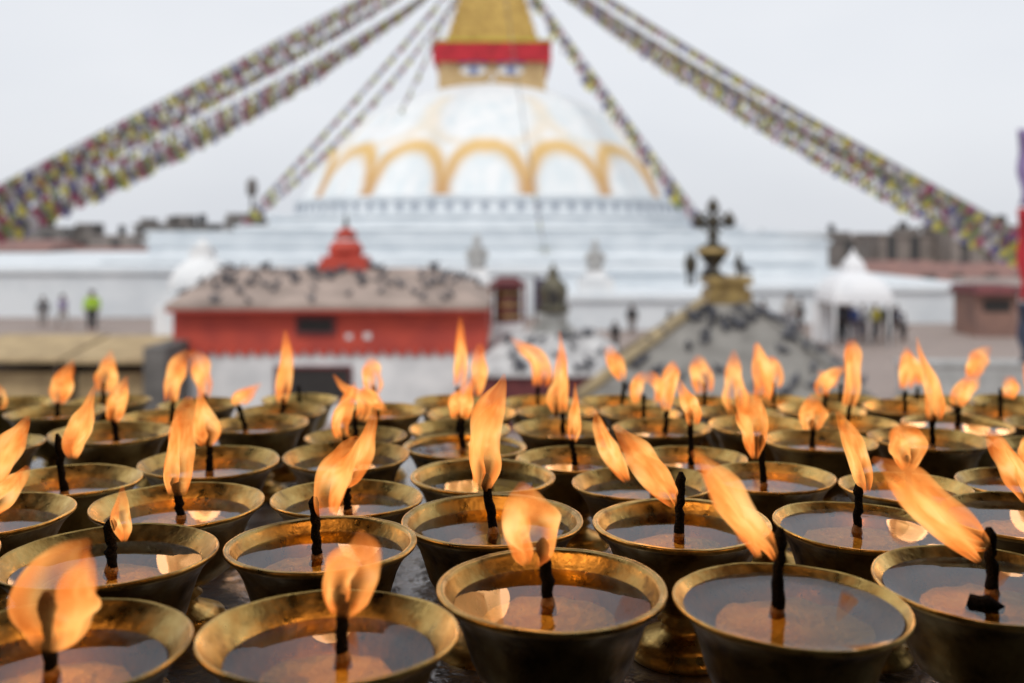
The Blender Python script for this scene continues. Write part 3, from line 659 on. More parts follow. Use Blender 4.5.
def flag_string(label, p2, sag, size=0.6, cut=0.0, seed=0, step=1.0, tcut=1.0):
    """from the spire to p2, hanging by sag metres half way"""
    rnd = random.Random(seed); p0 = TOP + Vector((rnd.uniform(-.6, .6), -.3, rnd.uniform(-1.5, .5)))
    pm = (p0 + p2) / 2 - Vector((0, 0, sag)); c = pm * 2 - (p0 + p2) / 2
    Q = lambda t: p0 * (1 - t) ** 2 + c * 2 * t * (1 - t) + p2 * t * t
    t = thing('prayer_flag_string', label, 'prayer flags', p2, 'strings of prayer flags tied to the spire')
    b = MB(); b.tube([Q(i / 40) for i in range(41)], 0.03, 5); b.build('rope', ROPE, t)
    length = sum((Q((i + 1) / 60) - Q(i / 60)).length for i in range(60)); n = int(length / (size * step))
    # flags from the near end up, those in the frame
    cnt = 0; rest = {}
    for i in range(n):
        tt = 1 - (i + .5) / n
        p = Q(tt); px = 512 + p.x / p.y * F; py = HY - (p.z - EZ) / p.y * F
        if py < -25 or px < -40 or px > 1064: continue
        tan = (Q(min(1, tt + .01)) - Q(max(0, tt - .01))).normalized()
        if tan.x < 0: tan = -tan
        down = (Vector((0, 0, -1)) - tan * tan.dot(Vector((0, 0, -1)))).normalized()
        down = (down * 0.75 + Vector((0, 0, -1)) * 0.25).normalized()
        nrm = tan.cross(-down).normalized(); a = rnd.uniform(-.45, .45)
        dn = (down * math.cos(a) + nrm * math.sin(a)); nr = tan.cross(-dn).normalized()
        M = Matrix((tan, nr, -dn)).transposed(); s = size * rnd.uniform(.8, 1.1)
        me = flagm[(i + seed) % 5][rnd.randrange(3)]
        if cnt < 100:
            o = link('flag', me, t, p - p2); o.rotation_euler = M.to_euler(); o.scale = (s, s, s)
        else:
            rest.setdefault((i + seed) % 5, MB()).add([p + M @ (v.co * s) for v in me.vertices], [tuple(f.vertices) for f in me.polygons], True)
        cnt += 1
    if rest:
        allm = MB(); idx = []
        for k, r in rest.items():
            allm.add(r.v, r.f, True); idx += [k] * len(r.f)
        o = allm.build('flags_near_the_spire', flagm[0][0].materials[0], t)
        o.data.materials.clear()
        for k in range(5): o.data.materials.append(flagm[k][0].materials[0])
        o.data.polygons.foreach_set('material_index', idx); o['kind'] = 'stuff'
    return t
ON = ['topmost', 'second', 'third', 'fourth', 'fifth', 'lowest']
for i in range(6):
    flag_string('%s flag string of the wide left bundle' % (ON[i] + ('' if i in (0, 5) else ' from top')), at(-80, 226 + i * 4.4, 38), i * .29, 0.52, seed=i * 3, step=1.05)
for i, (ye, sg) in enumerate([(256, 2.1), (261, 2.4), (266, 2.7)]):
    flag_string(['upper', 'middle', 'lowest'][i] + ' string of the narrow bundle slung below the wide left one', at(-80, ye, 38), sg, 0.52, seed=30 + i * 2, step=.95)
for i in range(6):
    flag_string('%s flag string of the wide right bundle' % (ON[i] + ('' if i in (0, 5) else ' from top')), at(1090, 268 + i * 2.4, 44), .7 + i * .17, 0.52, seed=20 + i * 3, step=1.05)
for i, (ye, sg) in enumerate([(289, 2.0), (294, 2.25)]):
    flag_string(['upper', 'lower'][i] + ' of two pale strings slung below the wide right bundle', at(1090, ye, 44), sg, 0.45, seed=60 + i, step=1.1)
flag_string('thin flag string running down to the terrace left of the dome', at(238, 224, 80), 0.6, 0.5, seed=41)
flag_string('thin flag string just inside the leftmost terrace string', at(246, 221, 79), 2.0, 0.5, seed=42)
flag_string('faint flag string ending at the shoulder of the dome', at(400, 112, 86), 0.0, 0.4, seed=43)
flag_string('upper flag string running down right past the dome', at(704, 220, 74), 0.3, 0.75, seed=44)
flag_string('lower flag string running down right past the dome', at(700, 222, 74), 0.75, 0.75, seed=45)
flag_string('sparse flag string coming down the front of the dome', at(548, 268, 60), 1.2, 0.35, seed=46, step=1.8)

# ------------------------------------------------------------------ pigeons
def pigeon_mesh():
    pts = [(-.17, 0, .075), (-.12, 0, .08), (-.06, 0, .10), (0, 0, .115), (.05, 0, .13), (.085, 0, .165), (.10, 0, .20), (.125, 0, .205), (.155, 0, .195)]
    rad = [.018, .030, .055, .066, .060, .036, .030, .024, .004]
    b = MB(); b.tube([Vector(p) for p in pts], rad, 10)
    for sy in (-1, 1):
        b.tube([(.01, .02 * sy, .07), (.012, .022 * sy, .0)], [.007, .006], 5)
    return b.mesh('pigeon', PIG)
PM = pigeon_mesh()
def pigeon(p, label, group, rot=None, s=1.0):
    o = link('pigeon', PM, None, p); o.rotation_euler = (0, 0, random.uniform(0, 6.28) if rot is None else rot); o.scale = (s, s, s)
    return tag(o, label, 'pigeon', group)

# ------------------------------------------------------------------ red shrine house with pink roof
def window(parent, x0, x1, y, z0, z1, frame_m, slats=0):
    b = MB(); w = .07
    b.box(x0, x1, y - .06, y + .02, z1 - w, z1); b.box(x0, x1, y - .06, y + .02, z0, z0 + w)
    b.box(x0, x0 + w, y - .06, y + .02, z0 + w, z1 - w); b.box(x1 - w, x1, y - .06, y + .02, z0 + w, z1 - w)
    f = b.build('window', frame_m, parent)
    b = MB(); b.box(x0 + w, x1 - w, y - .012, y + .02, z0 + w, z1 - w)
    for i in range(slats):
        xx = x0 + w + (x1 - x0 - 2 * w) * (i + 1) / (slats + 1); b.box(xx - .012, xx + .012, y - .03, y - .013, z0 + w, z1 - w)
    b.build('pane', DARK, f); return f
D = 22.0
hx0, hx1 = at(173, 0, D).x, at(487, 0, D).x; hzE = zpx(305, D); hb = D + 6.0
rh = thing('red_shrine_house', 'red walled shrine with scalloped white lower wall and pinkish roof', 'shrine', ((hx0 + hx1) / 2, D + 3, 0))
zb = zpx(349, D)
b = MB(); b.box(hx0, hx1, D, hb, zb, hzE); b.build('red_wall', REDP, rh)
b = MB(); b.box(hx0 + .06, hx1 - .06, D + .06, hb - .06, 0, zb - .002); b.build('white_wall', LIMEG, rh)
b = MB(); ns = 24; sw = (hx1 - hx0) / ns
for i in range(ns):
    xa = hx0 + i * sw
    vs = []
    for yy in (D - .02, D + .055):
        vs += [(xa + .004, yy, zb + .001), (xa + sw - .004, yy, zb + .001), (xa + sw * .85, yy, zb - .10), (xa + sw * .5, yy, zb - .17), (xa + sw * .15, yy, zb - .10)]
    b.add(vs, [(0, 4, 3, 2, 1), (5, 6, 7, 8, 9), (0, 1, 6, 5), (1, 2, 7, 6), (2, 3, 8, 7), (3, 4, 9, 8), (4, 0, 5, 9)])
b.build('scalloped_edge', REDP, rh)
ex0, ex1 = at(164, 0, D - .35).x, at(489, 0, D - .35).x
ya, yb_ = D - .35, hb + .35
zE = zpx(305, ya); zR = zpx(268, D + 3)
rx0, rx1 = at(228, 0, D + 3).x, at(436, 0, D + 3).x
b = MB()
vs = [(ex0, ya, zE), (ex1, ya, zE), (ex1, yb_, zE), (ex0, yb_, zE), (rx0, D + 2.6, zR), (rx1, D + 2.6, zR), (rx1, D + 3.4, zR), (rx0, D + 3.4, zR)]
b.add(vs, [(0, 1, 5, 4), (1, 2, 6, 5), (2, 3, 7, 6), (3, 0, 4, 7), (4, 5, 6, 7)])
b.box(ex0, ex1, ya, yb_, zE - .10, zE - .001)
rf = b.build('roof', ROOFP, rh)
b = MB(); b.box(ex0 + .02, ex1 - .02, ya + .02, ya + .05, zE - .17, zE - .101); b.build('fascia', REDP, rh)
window(rh, at(296, 0, D).x, at(336, 0, D).x, D, zpx(335, D), zpx(316, D), MAROON, 6)
b = MB(); b.box(at(346, 0, D).x, at(352, 0, D).x, D - .03, D, zpx(339, D), zpx(334, D)); b.box(at(364, 0, D).x, at(371, 0, D).x, D - .03, D, zpx(339, D), zpx(333, D)); b.build('light_fitting', WHITEP, rh)
fw = window(rh, at(274, 0, D).x, at(352, 0, D).x, D + .06, zpx(402, D), zpx(366, D), MAROON, 5)
# side face light: window on right-hand wall is not seen. pinnacle:
gx, gy = at(346, 0, D + 3).x, D + 3
gz = zR; pxm = (D + 3) / F
b = MB()
for (wpx, p0, p1) in ((24, 271, 262), (21, 262, 256), (14, 256, 253)):
    b.box(gx - wpx * pxm, gx + wpx * pxm, gy - wpx * pxm, gy + wpx * pxm, zpx(p0, gy) + .002, zpx(p1, gy))
b.lathe([(r * pxm, zpx(p, gy)) for r, p in ((17, 253), (17.5, 249), (15, 244), (11, 240), (10, 236), (12, 235), (7, 230), (3.5, 228))], 24, (gx, gy, 0))
pn = b.build('pinnacle', REDP, rh)
b = MB(); b.lathe([(r * pxm, zpx(p, gy)) for r, p in ((3.4, 229), (2.2, 226), (2.8, 223), (1, 219), (.3, 212))], 16, (gx, gy, 0)); b.build('tip', BRONZE, pn)
b = MB(); b.lathe([(r * pxm, zpx(p, gy)) for r, p in ((11.4, 241.5), (12, 240.3), (11.2, 239.2))], 24, (gx, gy, 0)); b.build('white_band', WHITEP, pn)
def on_face(a, bb, c, d, u, v):
    return a.lerp(bb, u).lerp(d.lerp(c, u), v)
V = [Vector(p) for p in vs]
random.seed(11)
for i in range(112):
    u, v = random.random(), random.random() ** 0.8
    if i < 86: p = on_face(V[0], V[1], V[5], V[4], u, v)
    elif i < 96: p = on_face(V[3], V[0], V[4], V[7], u, v)
    elif i < 106: p = on_face(V[1], V[2], V[6], V[5], u, v)
    else: p = on_face(V[4], V[5], V[6], V[7], u, 0.3)
    pigeon(p, 'grey pigeon perched on the pinkish roof of the red shrine', 'pigeons on the pinkish roof', s=random.uniform(.65, .9))

# ------------------------------------------------------------------ pyramid roofed shrine with bronze finial, right of centre
D = 15.0
ax, az_ = at(726, 0, D).x, zpx(303, D)
ps = thing('pyramid_roof_shrine', 'small shrine with grey pyramid roof, ochre hip edge and bronze finial', 'shrine', (ax, D, 0))
hw = 1.95; zb = zpx(404, D - hw)
rot = Matrix.Rotation(R(-12), 3, 'Z')
def PR(x, y, z): return Vector((ax, D, 0)) + rot @ Vector((x, y, 0)) + Vector((0, 0, z))
tw = .34
cor = [PR(-hw, -hw, zb), PR(hw, -hw, zb), PR(hw, hw, zb), PR(-hw, hw, zb)]
top = [PR(-tw, -tw, az_), PR(tw, -tw, az_), PR(tw, tw, az_), PR(-tw, tw, az_)]
b = MB(); lo = [c - Vector((0, 0, .12)) for c in cor]
b.add(cor + top + lo, [(0, 1, 5, 4), (1, 2, 6, 5), (2, 3, 7, 6), (3, 0, 4, 7), (4, 5, 6, 7), (8, 9, 1, 0), (9, 10, 2, 1), (10, 11, 3, 2), (11, 8, 0, 3), (11, 10, 9, 8)])
b.build('roof', ROOFG, ps)
for i in range(4):
    b = MB(); dv = Vector((0, 0, .03)); b.tube([cor[i] + dv, cor[i].lerp(top[i], .5) + dv, top[i] + dv], (.085, .035, .035, .05)[i], 8); b.build('hip_ridge', OCHRE if i in (0, 3) else ROOFG, ps)
b = MB(); wl = hw - .35
b.add([PR(-wl, -wl, 0), PR(wl, -wl, 0), PR(wl, wl, 0), PR(-wl, wl, 0)] + [PR(-wl, -wl, zb - .121), PR(wl, -wl, zb - .121), PR(wl, wl, zb - .121), PR(-wl, wl, zb - .121)],
      [(0, 1, 5, 4), (1, 2, 6, 5), (2, 3, 7, 6), (3, 0, 4, 7), (4, 5, 6, 7)]); b.build('wall', LIMEG, ps)
q = D / F
b = MB(); b.box(ax - 21 * q, ax + 21 * q, D - 21 * q, D + 21 * q, az_ + .001, zpx(289, D)); b.box(ax - 17 * q, ax + 17 * q, D - 17 * q, D + 17 * q, zpx(289, D) + .001, zpx(284, D))
b.box(ax - 22 * q, ax + 22 * q, D - 22 * q, D + 22 * q, zpx(284, D) + .001, zpx(276, D)); pb = b.build('pedestal', GOLDD, ps); bevel(pb, .012)
fx = at(713, 0, D).x
b = MB(); b.lathe([(r * q, zpx(p, D)) for r, p in ((13, 275.8), (8, 272), (5, 268), (9, 262), (15, 254), (16, 250), (12, 246), (6, 243), (4, 239), (7, 235), (4, 231), (4, 226))], 24, (fx, D, 0))
fo = b.build('finial', BRONZE, ps)
b = MB(); b.lathe([(r * q, zpx(p, D)) for r, p in ((15.4, 253.5), (16.6, 252), (16.3, 250), (14, 248))], 24, (fx, D, 0)); b.build('gilt_rim', GOLDD, fo)
b = MB()
zc = zpx(222, D)
b.tube([(fx - 15 * q, D, zc + 2 * q), (fx - 6 * q, D, zc), (fx + 6 * q, D, zc), (fx + 16 * q, D, zc + 1 * q)], [3 * q, 2.4 * q, 2.4 * q, 3 * q], 8)
b.tube([(fx, D, zc - 5 * q), (fx, D, zc + 8 * q), (fx, D, zc + 15 * q)], [3 * q, 2.4 * q, 3 * q], 8)
for dx, dz, r in ((-14, 0, 7), (16, 1, 7), (0, 15, 6.5), (0, 0, 7.5), (-8, 8, 2.5), (8, 8, 2.5), (-8, -7, 2.5), (8, -7, 2.5), (-14, 7, 3), (16, 8, 3), (0, 21.5, 3)):
    b.lathe([(0, -r * q)] + [(r * q * math.cos(R(a)), r * q * math.sin(R(a))) for a in (-60, -30, 0, 30, 60)] + [(0, r * q)], 12, (fx + dx * q, D, zc + dz * q))
b.build('trident_cross', BRONZE, fo)
for dx in (-26, -21, 24):
    b = MB(); x_ = fx + dx * q; b.lathe([(r * q, zpx(p, D)) for r, p in ((2, 285), (1.2, 276), (3.5, 268), (4.2, 262), (2, 256), (.4, 250))], 12, (x_, D - .1, 0)); b.build('small_finial', BRONZE, ps)
random.seed(5)
for i in range(58):
    u, v = random.random(), random.random() ** .9 * .93
    k = 0 if i < 46 else 1
    p = on_face(cor[k], cor[(k + 1) % 4], top[(k + 1) % 4], top[k], u, v)
    pigeon(p, 'grey pigeon perched on the grey pyramid roof', 'pigeons on the pyramid roof', s=random.uniform(.6, .85))
for dx, zz_ in ((-24, 277), (18, 276)):
    pigeon(at(726 + dx, 275.5, D) if abs(dx) < 20 else Vector((ax - .30, D - .1, zpx(275.8, D))), 'grey pigeon perched on the gilt pedestal %s of the finial' % ('left' if dx < 0 else 'right'), 'pigeons on the gilt pedestal', s=.8)

# ------------------------------------------------------------------ low shrine with pale roof in the middle
D = 21.0
mx0, mx1 = at(466, 0, D).x, at(646, 0, D).x
ms = thing('pale_roof_shrine', 'low maroon shrine with pale speckled roof and bronze bell top', 'shrine', ((mx0 + mx1) / 2, D + 1.5, 0))
zf = zpx(374, D)
b = MB(); vs = [(mx0, D, zf), (mx1, D, zf), (mx1, D + 4, zf), (mx0, D + 4, zf), (mx0 + .9, D + 1.6, zpx(334, D + 1.6)), (mx1 - .9, D + 1.6, zpx(334, D + 1.6)), (mx1 - .9, D + 2.4, zpx(334, D + 1.6)), (mx0 + .9, D + 2.4, zpx(334, D + 1.6))]
b.add(vs, [(0, 1, 5, 4), (1, 2, 6, 5), (2, 3, 7, 6), (3, 0, 4, 7), (4, 5, 6, 7)]); b.box(mx0, mx1, D, D + 4, zf - .06, zf - .001); b.build('roof', ROOFW, ms)
b = MB(); b.box(mx0 + .1, mx1 - .1, D + .1, D + 3.9, 0, zf - .061); b.build('wall', MAROON, ms)
V = [Vector(p) for p in vs]
bx, by = at(553, 0, D + 2).x, D + 2; q = by / F
b = MB(); b.box(bx - 20 * q, bx + 20 * q, by - 14 * q, by + 14 * q, zpx(336, by), zpx(326, by)); b.box(bx - 14 * q, bx + 14 * q, by - 12 * q, by + 12 * q, zpx(326, by) + .001, zpx(312, by)); b.build('bell_pedestal', STONE, ms)
b = MB(); b.lathe([(r * q, zpx(p, by)) for r, p in ((16, 312), (17, 308), (13, 304), (14, 296), (15, 289), (12, 283), (7, 279), (5, 275), (6, 272), (2.5, 268), (.5, 262))], 24, (bx, by, 0)); bl = b.build('bell_top', BRONZG, ms)
b = MB(); b.box(bx - 5 * q, bx + 5 * q, by - 15.5 * q, by - 13 * q, zpx(303, by), zpx(291, by)); b.build('niche', DARK, bl)
random.seed(3)
for i in range(26):
    p = on_face(V[0], V[1], V[5], V[4], random.random(), random.random() * .95)
    pigeon(p, 'grey pigeon perched on the pale roof of the maroon shrine', 'pigeons on the pale roof', s=random.uniform(.7, 1))

# prayer wheel kiosk (maroon), left of the bell
D = 26.0; q = D / F; kx = at(508, 0, D).x
kk = thing('prayer_wheel_kiosk', 'maroon prayer wheel kiosk with gilt bands beside the bronze bell', 'kiosk', (kx, D, 0))
b = MB(); b.box(kx - 15 * q, kx + 15 * q, D - .4, D + .4, 0, zpx(322, D)); b.build('plinth', LIMEG, kk)
b = MB(); b.lathe([(13 * q, zpx(321.9, D)), (13 * q, zpx(287, D))], 20, (kx, D, 0), smooth=False); wh_ = b.build('wheel', MAROON, kk)
for p in (315, 304, 293):
    b = MB(); b.lathe([(13 * q, zpx(p + 2, D)), (13.6 * q, zpx(p + 1.6, D)), (13.6 * q, zpx(p - 1, D)), (13 * q, zpx(p - 1.4, D))], 20, (kx, D, 0)); b.build('gilt_band', GOLDD, wh_)
b = MB(); b.box(kx - 18 * q, kx + 18 * q, D - .5, D + .5, zpx(286.9, D), zpx(282, D)); b.box(kx - 14 * q, kx + 14 * q, D - .38, D + .38, zpx(281.9, D), zpx(277, D), .12, .12); b.build('roof', MAROON, kk)
for sx in (-1, 1):
    b = MB(); b.box(kx + sx * 16.3 * q - .04, kx + sx * 16.3 * q + .04, D - .45, D - .37, zpx(321.9, D), zpx(287, D)); b.build('post', MAROON, kk)
# banners hung beside the bell
D = 24.0; q = D / F; x_ = at(535, 0, D).x
bn = thing('hanging_banner', 'narrow dark violet banner on a pole left of the bronze bell', 'banner', (x_, D, 0))
b = MB(); b.tube([(x_, D, 0), (x_, D, zpx(276, D))], .03, 8); b.build('pole', WOODD, bn)
b = MB(); b.box(x_ - .02, x_ + .22, D - .055, D - .035, zpx(312, D), zpx(279, D)); b.build('cloth', cloth((0.07, 0.05, 0.10)), bn)

# two stone statues on the terrace
def statue(px, y0, y1, d, label):
    q = (y0 - y1) / F * d; p = at(px, y0, d); W_ = 0.72
    t = thing('stone_statue', label, 'statue', p, 'stone statues on the terrace')
    b = MB(); b.box(-.26 * q, .26 * q, -.2 * q, .2 * q, 0, .22 * q, .03 * q, .03 * q); b.build('pedestal', LIMEG, t, 'local')
    b = MB(); b.lathe([(.27 * q, .221 * q), (.30 * q, .30 * q), (.24 * q, .36 * q), (.22 * q, .56 * q), (.25 * q, .66 * q), (.12 * q, .73 * q), (.08 * q, .76 * q), (.13 * q, .82 * q), (.13 * q, .88 * q), (.09 * q, .93 * q), (.03 * q, 1.0 * q)], 18)
    for sx in (-1, 1): b.tube([(sx * .22 * q, 0, .64 * q), (sx * .31 * q, -.06 * q, .5 * q), (sx * .12 * q, -.24 * q, .36 * q)], [.08 * q, .07 * q, .05 * q], 8)
    o = b.build('figure', STATUE, t, 'local'); o.scale = (W_, W_, 1)
statue(477, 278, 234, 44, 'grey stone statue on the white terrace above the prayer wheel kiosk')
statue(595, 279, 239, 44, 'pale stone statue on the white terrace right of the bronze bell')
for px, d in ((477, 44), (595, 44)):
    p = at(px, 278, d); b = MB(); b.box(-.75, .75, -.75, .75, 0, p.z - .004)
    o = b.mesh('white_pier', LIME); t = link('white_pier', o, None, (p.x, p.y, 0)); tag(t, 'square white pier carrying the %s stone statue' % ('grey' if px < 500 else 'pale'), 'pier', 'white piers under the statues')

# small white chorten, left
D = 36.0; q = D / F; cxx = at(203, 0, D).x
ch = thing('white_chorten', 'small white bulbous chorten behind the left end of the pink roof', 'chorten', (cxx, D, 0))
b = MB(); b.box(cxx - 36 * q, cxx + 36 * q, D - 36 * q, D + 36 * q, 0, zpx(304, D)); b.box(cxx - 31 * q, cxx + 31 * q, D - 31 * q, D + 31 * q, zpx(303.9, D), zpx(292, D)); b.build('plinth', LIME, ch)
b = MB(); b.lathe([(r * q, zpx(p, D)) for r, p in ((31, 291.9), (33, 286), (31, 277), (25, 268), (17, 261), (11, 257))], 32, (cxx, D, 0)); b.build('dome', LIME, ch)
b = MB(); b.box(cxx - 10 * q, cxx + 10 * q, D - 10 * q, D + 10 * q, zpx(257.5, D), zpx(248, D)); b.lathe([(8 * q, zpx(247.9, D)), (5 * q, zpx(243, D)), (1 * q, zpx(238, D))], 16, (cxx, D, 0)); b.build('spire', LIME, ch)

# white pagoda tent, right
D = 37.0; q = D / F; tx_ = at(853, 0, D).x
tn = thing('pagoda_tent', 'white peaked canopy tent with people standing under it', 'tent', (tx_, D, 0))
b = MB()
prof = [(36, 302), (36, 295), (34, 289), (30, 283), (24, 277.5), (16, 273.5), (12, 271.5), (11.5, 266), (8, 260), (4, 256), (2, 253), (.8, 249)]
vs = []; fs = []
for r, p in prof:
    z = zpx(p, D); r *= q * .80; vs += [(tx_ - r, D - r, z), (tx_ + r, D - r, z), (tx_ + r, D + r, z), (tx_ - r, D + r, z)]
for k in range(len(prof) - 1):
    for i in range(4): j = (i + 1) % 4; fs.append((4 * k + i, 4 * k + j, 4 * k + 4 + j, 4 * k + 4 + i))
b.add(vs, fs); b.build('canopy', CANV, tn)
for sx in (-1, 1):
    for sy in (-1, 1):
        b = MB(); b.tube([(tx_ + sx * 26.5 * q, D + sy * 26.5 * q, 0), (tx_ + sx * 26.5 * q, D + sy * 26.5 * q, zpx(299, D))], .05, 8); b.build('post', WHITEP, tn)
b = MB(); b.box(tx_ - 32 * q, tx_ + 6 * q, D + 28 * q, D + 29 * q, 0.02, zpx(303, D)); b.build('back_sheet', CANV, tn)

# ------------------------------------------------------------------ market stalls at lower left
def stall(name, label, x0, x1, d, ytop, yfront, ybot):
    t = thing(name, label, 'stall', ((x0 + x1) / 2, d, 0), 'tan canvas stalls at the left')
    zt, zf_ = zpx(ytop, d + 3), zpx(yfront, d)
    b = MB(); b.add([(x0, d, zf_), (x1, d, zf_), (x1, d + 3, zt), (x0, d + 3, zt), (x0, d, zf_ - .09), (x1, d, zf_ - .09), (x1, d + 3, zt - .09), (x0, d + 3, zt - .09)],
                    [(0, 1, 2, 3), (7, 6, 5, 4), (4, 5, 1, 0), (5, 6, 2, 1), (6, 7, 3, 2), (7, 4, 0, 3)]); b.build('canopy', TANST, t)
    for xx in (x0 + .1, x1 - .1):
        for dy, zz_ in ((.1, zf_ - .08), (2.9, zt - .1)):
            b = MB(); b.box(xx - .04, xx + .04, d + dy - .04, d + dy + .04, 0, zz_); b.build('post', WOODD, t)
    b = MB(); b.box(x0 + .15, x1 - .15, d + .5, d + 1.2, 0, zpx(ybot, d + .5)); b.build('counter', TANST, t)
    b = MB(); b.box(x0 + .05, x1 - .05, d + 2.5, d + 2.55, 0, zt - .25); b.build('back_sheet', DARK, t)  # near-black sheet, the shade under the canopy put into its colour
    return t
stall('market_stall', 'tan canvas stall nearest the red shrine', at(62, 0, 24).x, at(148, 0, 24).x, 24, 335, 360, 374)
stall('market_stall', 'tan canvas stall at the left picture edge', at(-60, 0, 24.2).x, at(59, 0, 24.2).x, 24.2, 334, 359, 373)
D = 21.0
b = MB(); b.box(0, .45, -.5, 2.5, 0, zpx(345, D)); o = b.mesh('shade_block', SHADEM); t = link('shade_block', o, None, (at(152, 0, D).x, D, 0)); tag(t, 'dark block standing in for shade between the stalls and the red shrine', 'wall', kind='thing')  # solid dark block in place of the roof's shade in the gap

# low white wall at right, in front of the paving
def parapet(px0, px1, d, ytop, label):
    x0, x1 = at(px0, 0, d).x, at(px1, 0, d).x; z = zpx(ytop, d)
    t = thing('white_parapet', label, 'wall', ((x0 + x1) / 2, d, 0))
    b = MB(); b.box(x0, x1, d, d + .5, 0, z - .1); b.build('wall', STATUE, t)
    b = MB(); b.box(x0 - .06, x1 + .06, d - .06, d + .56, z - .099, z); b.build('coping', STATUE, t)
parapet(905, 1060, 25, 362, 'low pale parapet before the paving at right')

# ------------------------------------------------------------------ houses round the square
def house(label, px0, px1, d, ytop, wall_m, roof=None, roof_y=None, storeys=2, extras=0, name='town_house', seed=0, flat=True, z0=0):
    rnd = random.Random(seed); x0, x1 = at(px0, 0, d).x, at(px1, 0, d).x; zt = zpx(ytop, d); dep = 9.0
    t = thing(name, label, 'house', ((x0 + x1) / 2, d, 0), 'houses round the stupa square')
    b = MB(); b.box(x0, x1, d, d + dep, z0, zt); b.build('wall', wall_m, t)
    if roof:
        zr = zpx(roof_y, d)
        b = MB(); b.add([(x0 - .6, d - .8, zt + .05), (x1 + .6, d - .8, zt + .05), (x1 + .6, d + dep + .8, zt + .05), (x0 - .6, d + dep + .8, zt + .05), (x0 - .2, d + dep / 2, zr), (x1 + .2, d + dep / 2, zr)],
                        [(0, 1, 5, 4), (2, 3, 4, 5), (1, 2, 5), (3, 0, 4), (3, 2, 1, 0)]); b.build('roof', roof, t)
    else:
        b = MB(); b.box(x0 - .2, x1 + .2, d - .25, d + dep + .2, zt + .002, zt + .35); b.build('roof_edge', wall_m, t)
    n = max(1, int((x1 - x0) / 2.6)); hs = zt / storeys
    for s in range(storeys):
        for i in range(n):
            xc = x0 + (x1 - x0) * (i + .5) / n; zc = s * hs + hs * .5
            b = MB(); b.box(xc - .6, xc + .6, d - .06, d + .02, zc - .65, zc + .65); f = b.build('window', WOODD, t)
            b = MB(); b.box(xc - .5, xc + .5, d - .075, d - .061, zc - .55, zc + .55); b.build('pane', GLASS, f)
    for i in range(extras):
        xc = rnd.uniform(x0 + 1, x1 - 1); w = rnd.uniform(.6, 1.6); h = rnd.uniform(.5, 1.4)
        if rnd.random() < .5:
            b = MB(); zz_ = (zt + .352 if not roof else zt + .6)
            b.lathe([(w * .5, 0), (w * .5, h), (.15, h + .2)], 14, (xc, d + 3, zz_)); b.build('water_tank', cloth((0.03, 0.03, 0.035)), t)
        else:
            b = MB(); b.box(xc - w, xc + w, d + 1.5, d + 5, zt + (.352 if not roof else .3), zt + .4 + h); b.build('roof_room', GPLAST, t)
    return t
house('low rust roofed house at the far left picture edge', -60, 42, 86, 252, BRICK, TILE, 240, 1, 0, seed=1)
house('rust roofed house left of the white terrace', 46, 150, 88, 262, BRICK, TILE, 248, 1, 0, seed=2)
house('dark grey house behind the leftmost rust roof', -50, 62, 112, 230, GPLAST, None, None, 2, 4, seed=3)
house('grey flat roofed house rising behind the second rust roof', 66, 132, 115, 238, PLAST, None, None, 2, 3, seed=4)
house('dark house with roof tanks left of the terrace corner', 134, 206, 150, 226, GPLAST, None, None, 3, 5, seed=5)
house('dark roof room house below the thin left flag strings', 225, 268, 150, 222, GPLAST, None, None, 3, 2, seed=6)
house('long dark house behind the right shoulder of the terrace', 735, 826, 160, 240, GPLAST, None, None, 2, 3, seed=7)
house('narrow dark house right of the terrace corner', 829, 868, 120, 240, GPLAST, None, None, 2, 2, seed=8)
house('rust roofed house behind the peaked tent', 872, 948, 86, 284, BRICK, TILE, 262, 1, 0, seed=9)
house('brick house under the right flag bundle', 940, 1075, 92, 284, BRICK, TILE, 264, 1, 0, seed=10)
house('grey house rising behind the right rust roofs', 880, 950, 125, 236, PLAST, None, None, 3, 3, seed=11)
house('dingy tall house at the far right', 952, 1080, 120, 228, PLAST, None, None, 3, 2, seed=12)
# far tower with mast, left of the dome
D = 170; tx2 = at(252, 0, D).x
t = thing('signal_mast', 'thin mast with a dark head above the left rooftops', 'mast', (tx2, D, 0))
b = MB(); b.tube([(tx2, D, 0), (tx2, D, zpx(180, D))], .25, 8); b.build('pole', DARK, t)
b = MB(); b.lathe([(.4, zpx(196, D)), (.9, zpx(194, D)), (.9, zpx(182, D)), (.3, zpx(178, D))], 10, (tx2, D, 0)); b.build('head', GPLAST, t)
# stall under the right flags
D = 40.0
t = thing('tea_stall', 'dark maroon stall at the right end of the white wall', 'stall', (at(995, 0, D).x, D, 0))
x0, x1 = at(976, 0, D).x, at(1018, 0, D).x
b = MB(); b.box(x0, x1, D, D + 2, 0, zpx(294, D)); b.build('body', BRICK, t)
b = MB(); b.box(x0 - .2, x1 + .2, D - .4, D + 2.2, zpx(293.9, D), zpx(286, D), .1, .3); b.build('roof', MAROON, t)
b = MB(); b.box(x0 + .3, x1 - .3, D - .03, D + .05, 1.0, zpx(300, D)); b.build('opening', DARK, t)

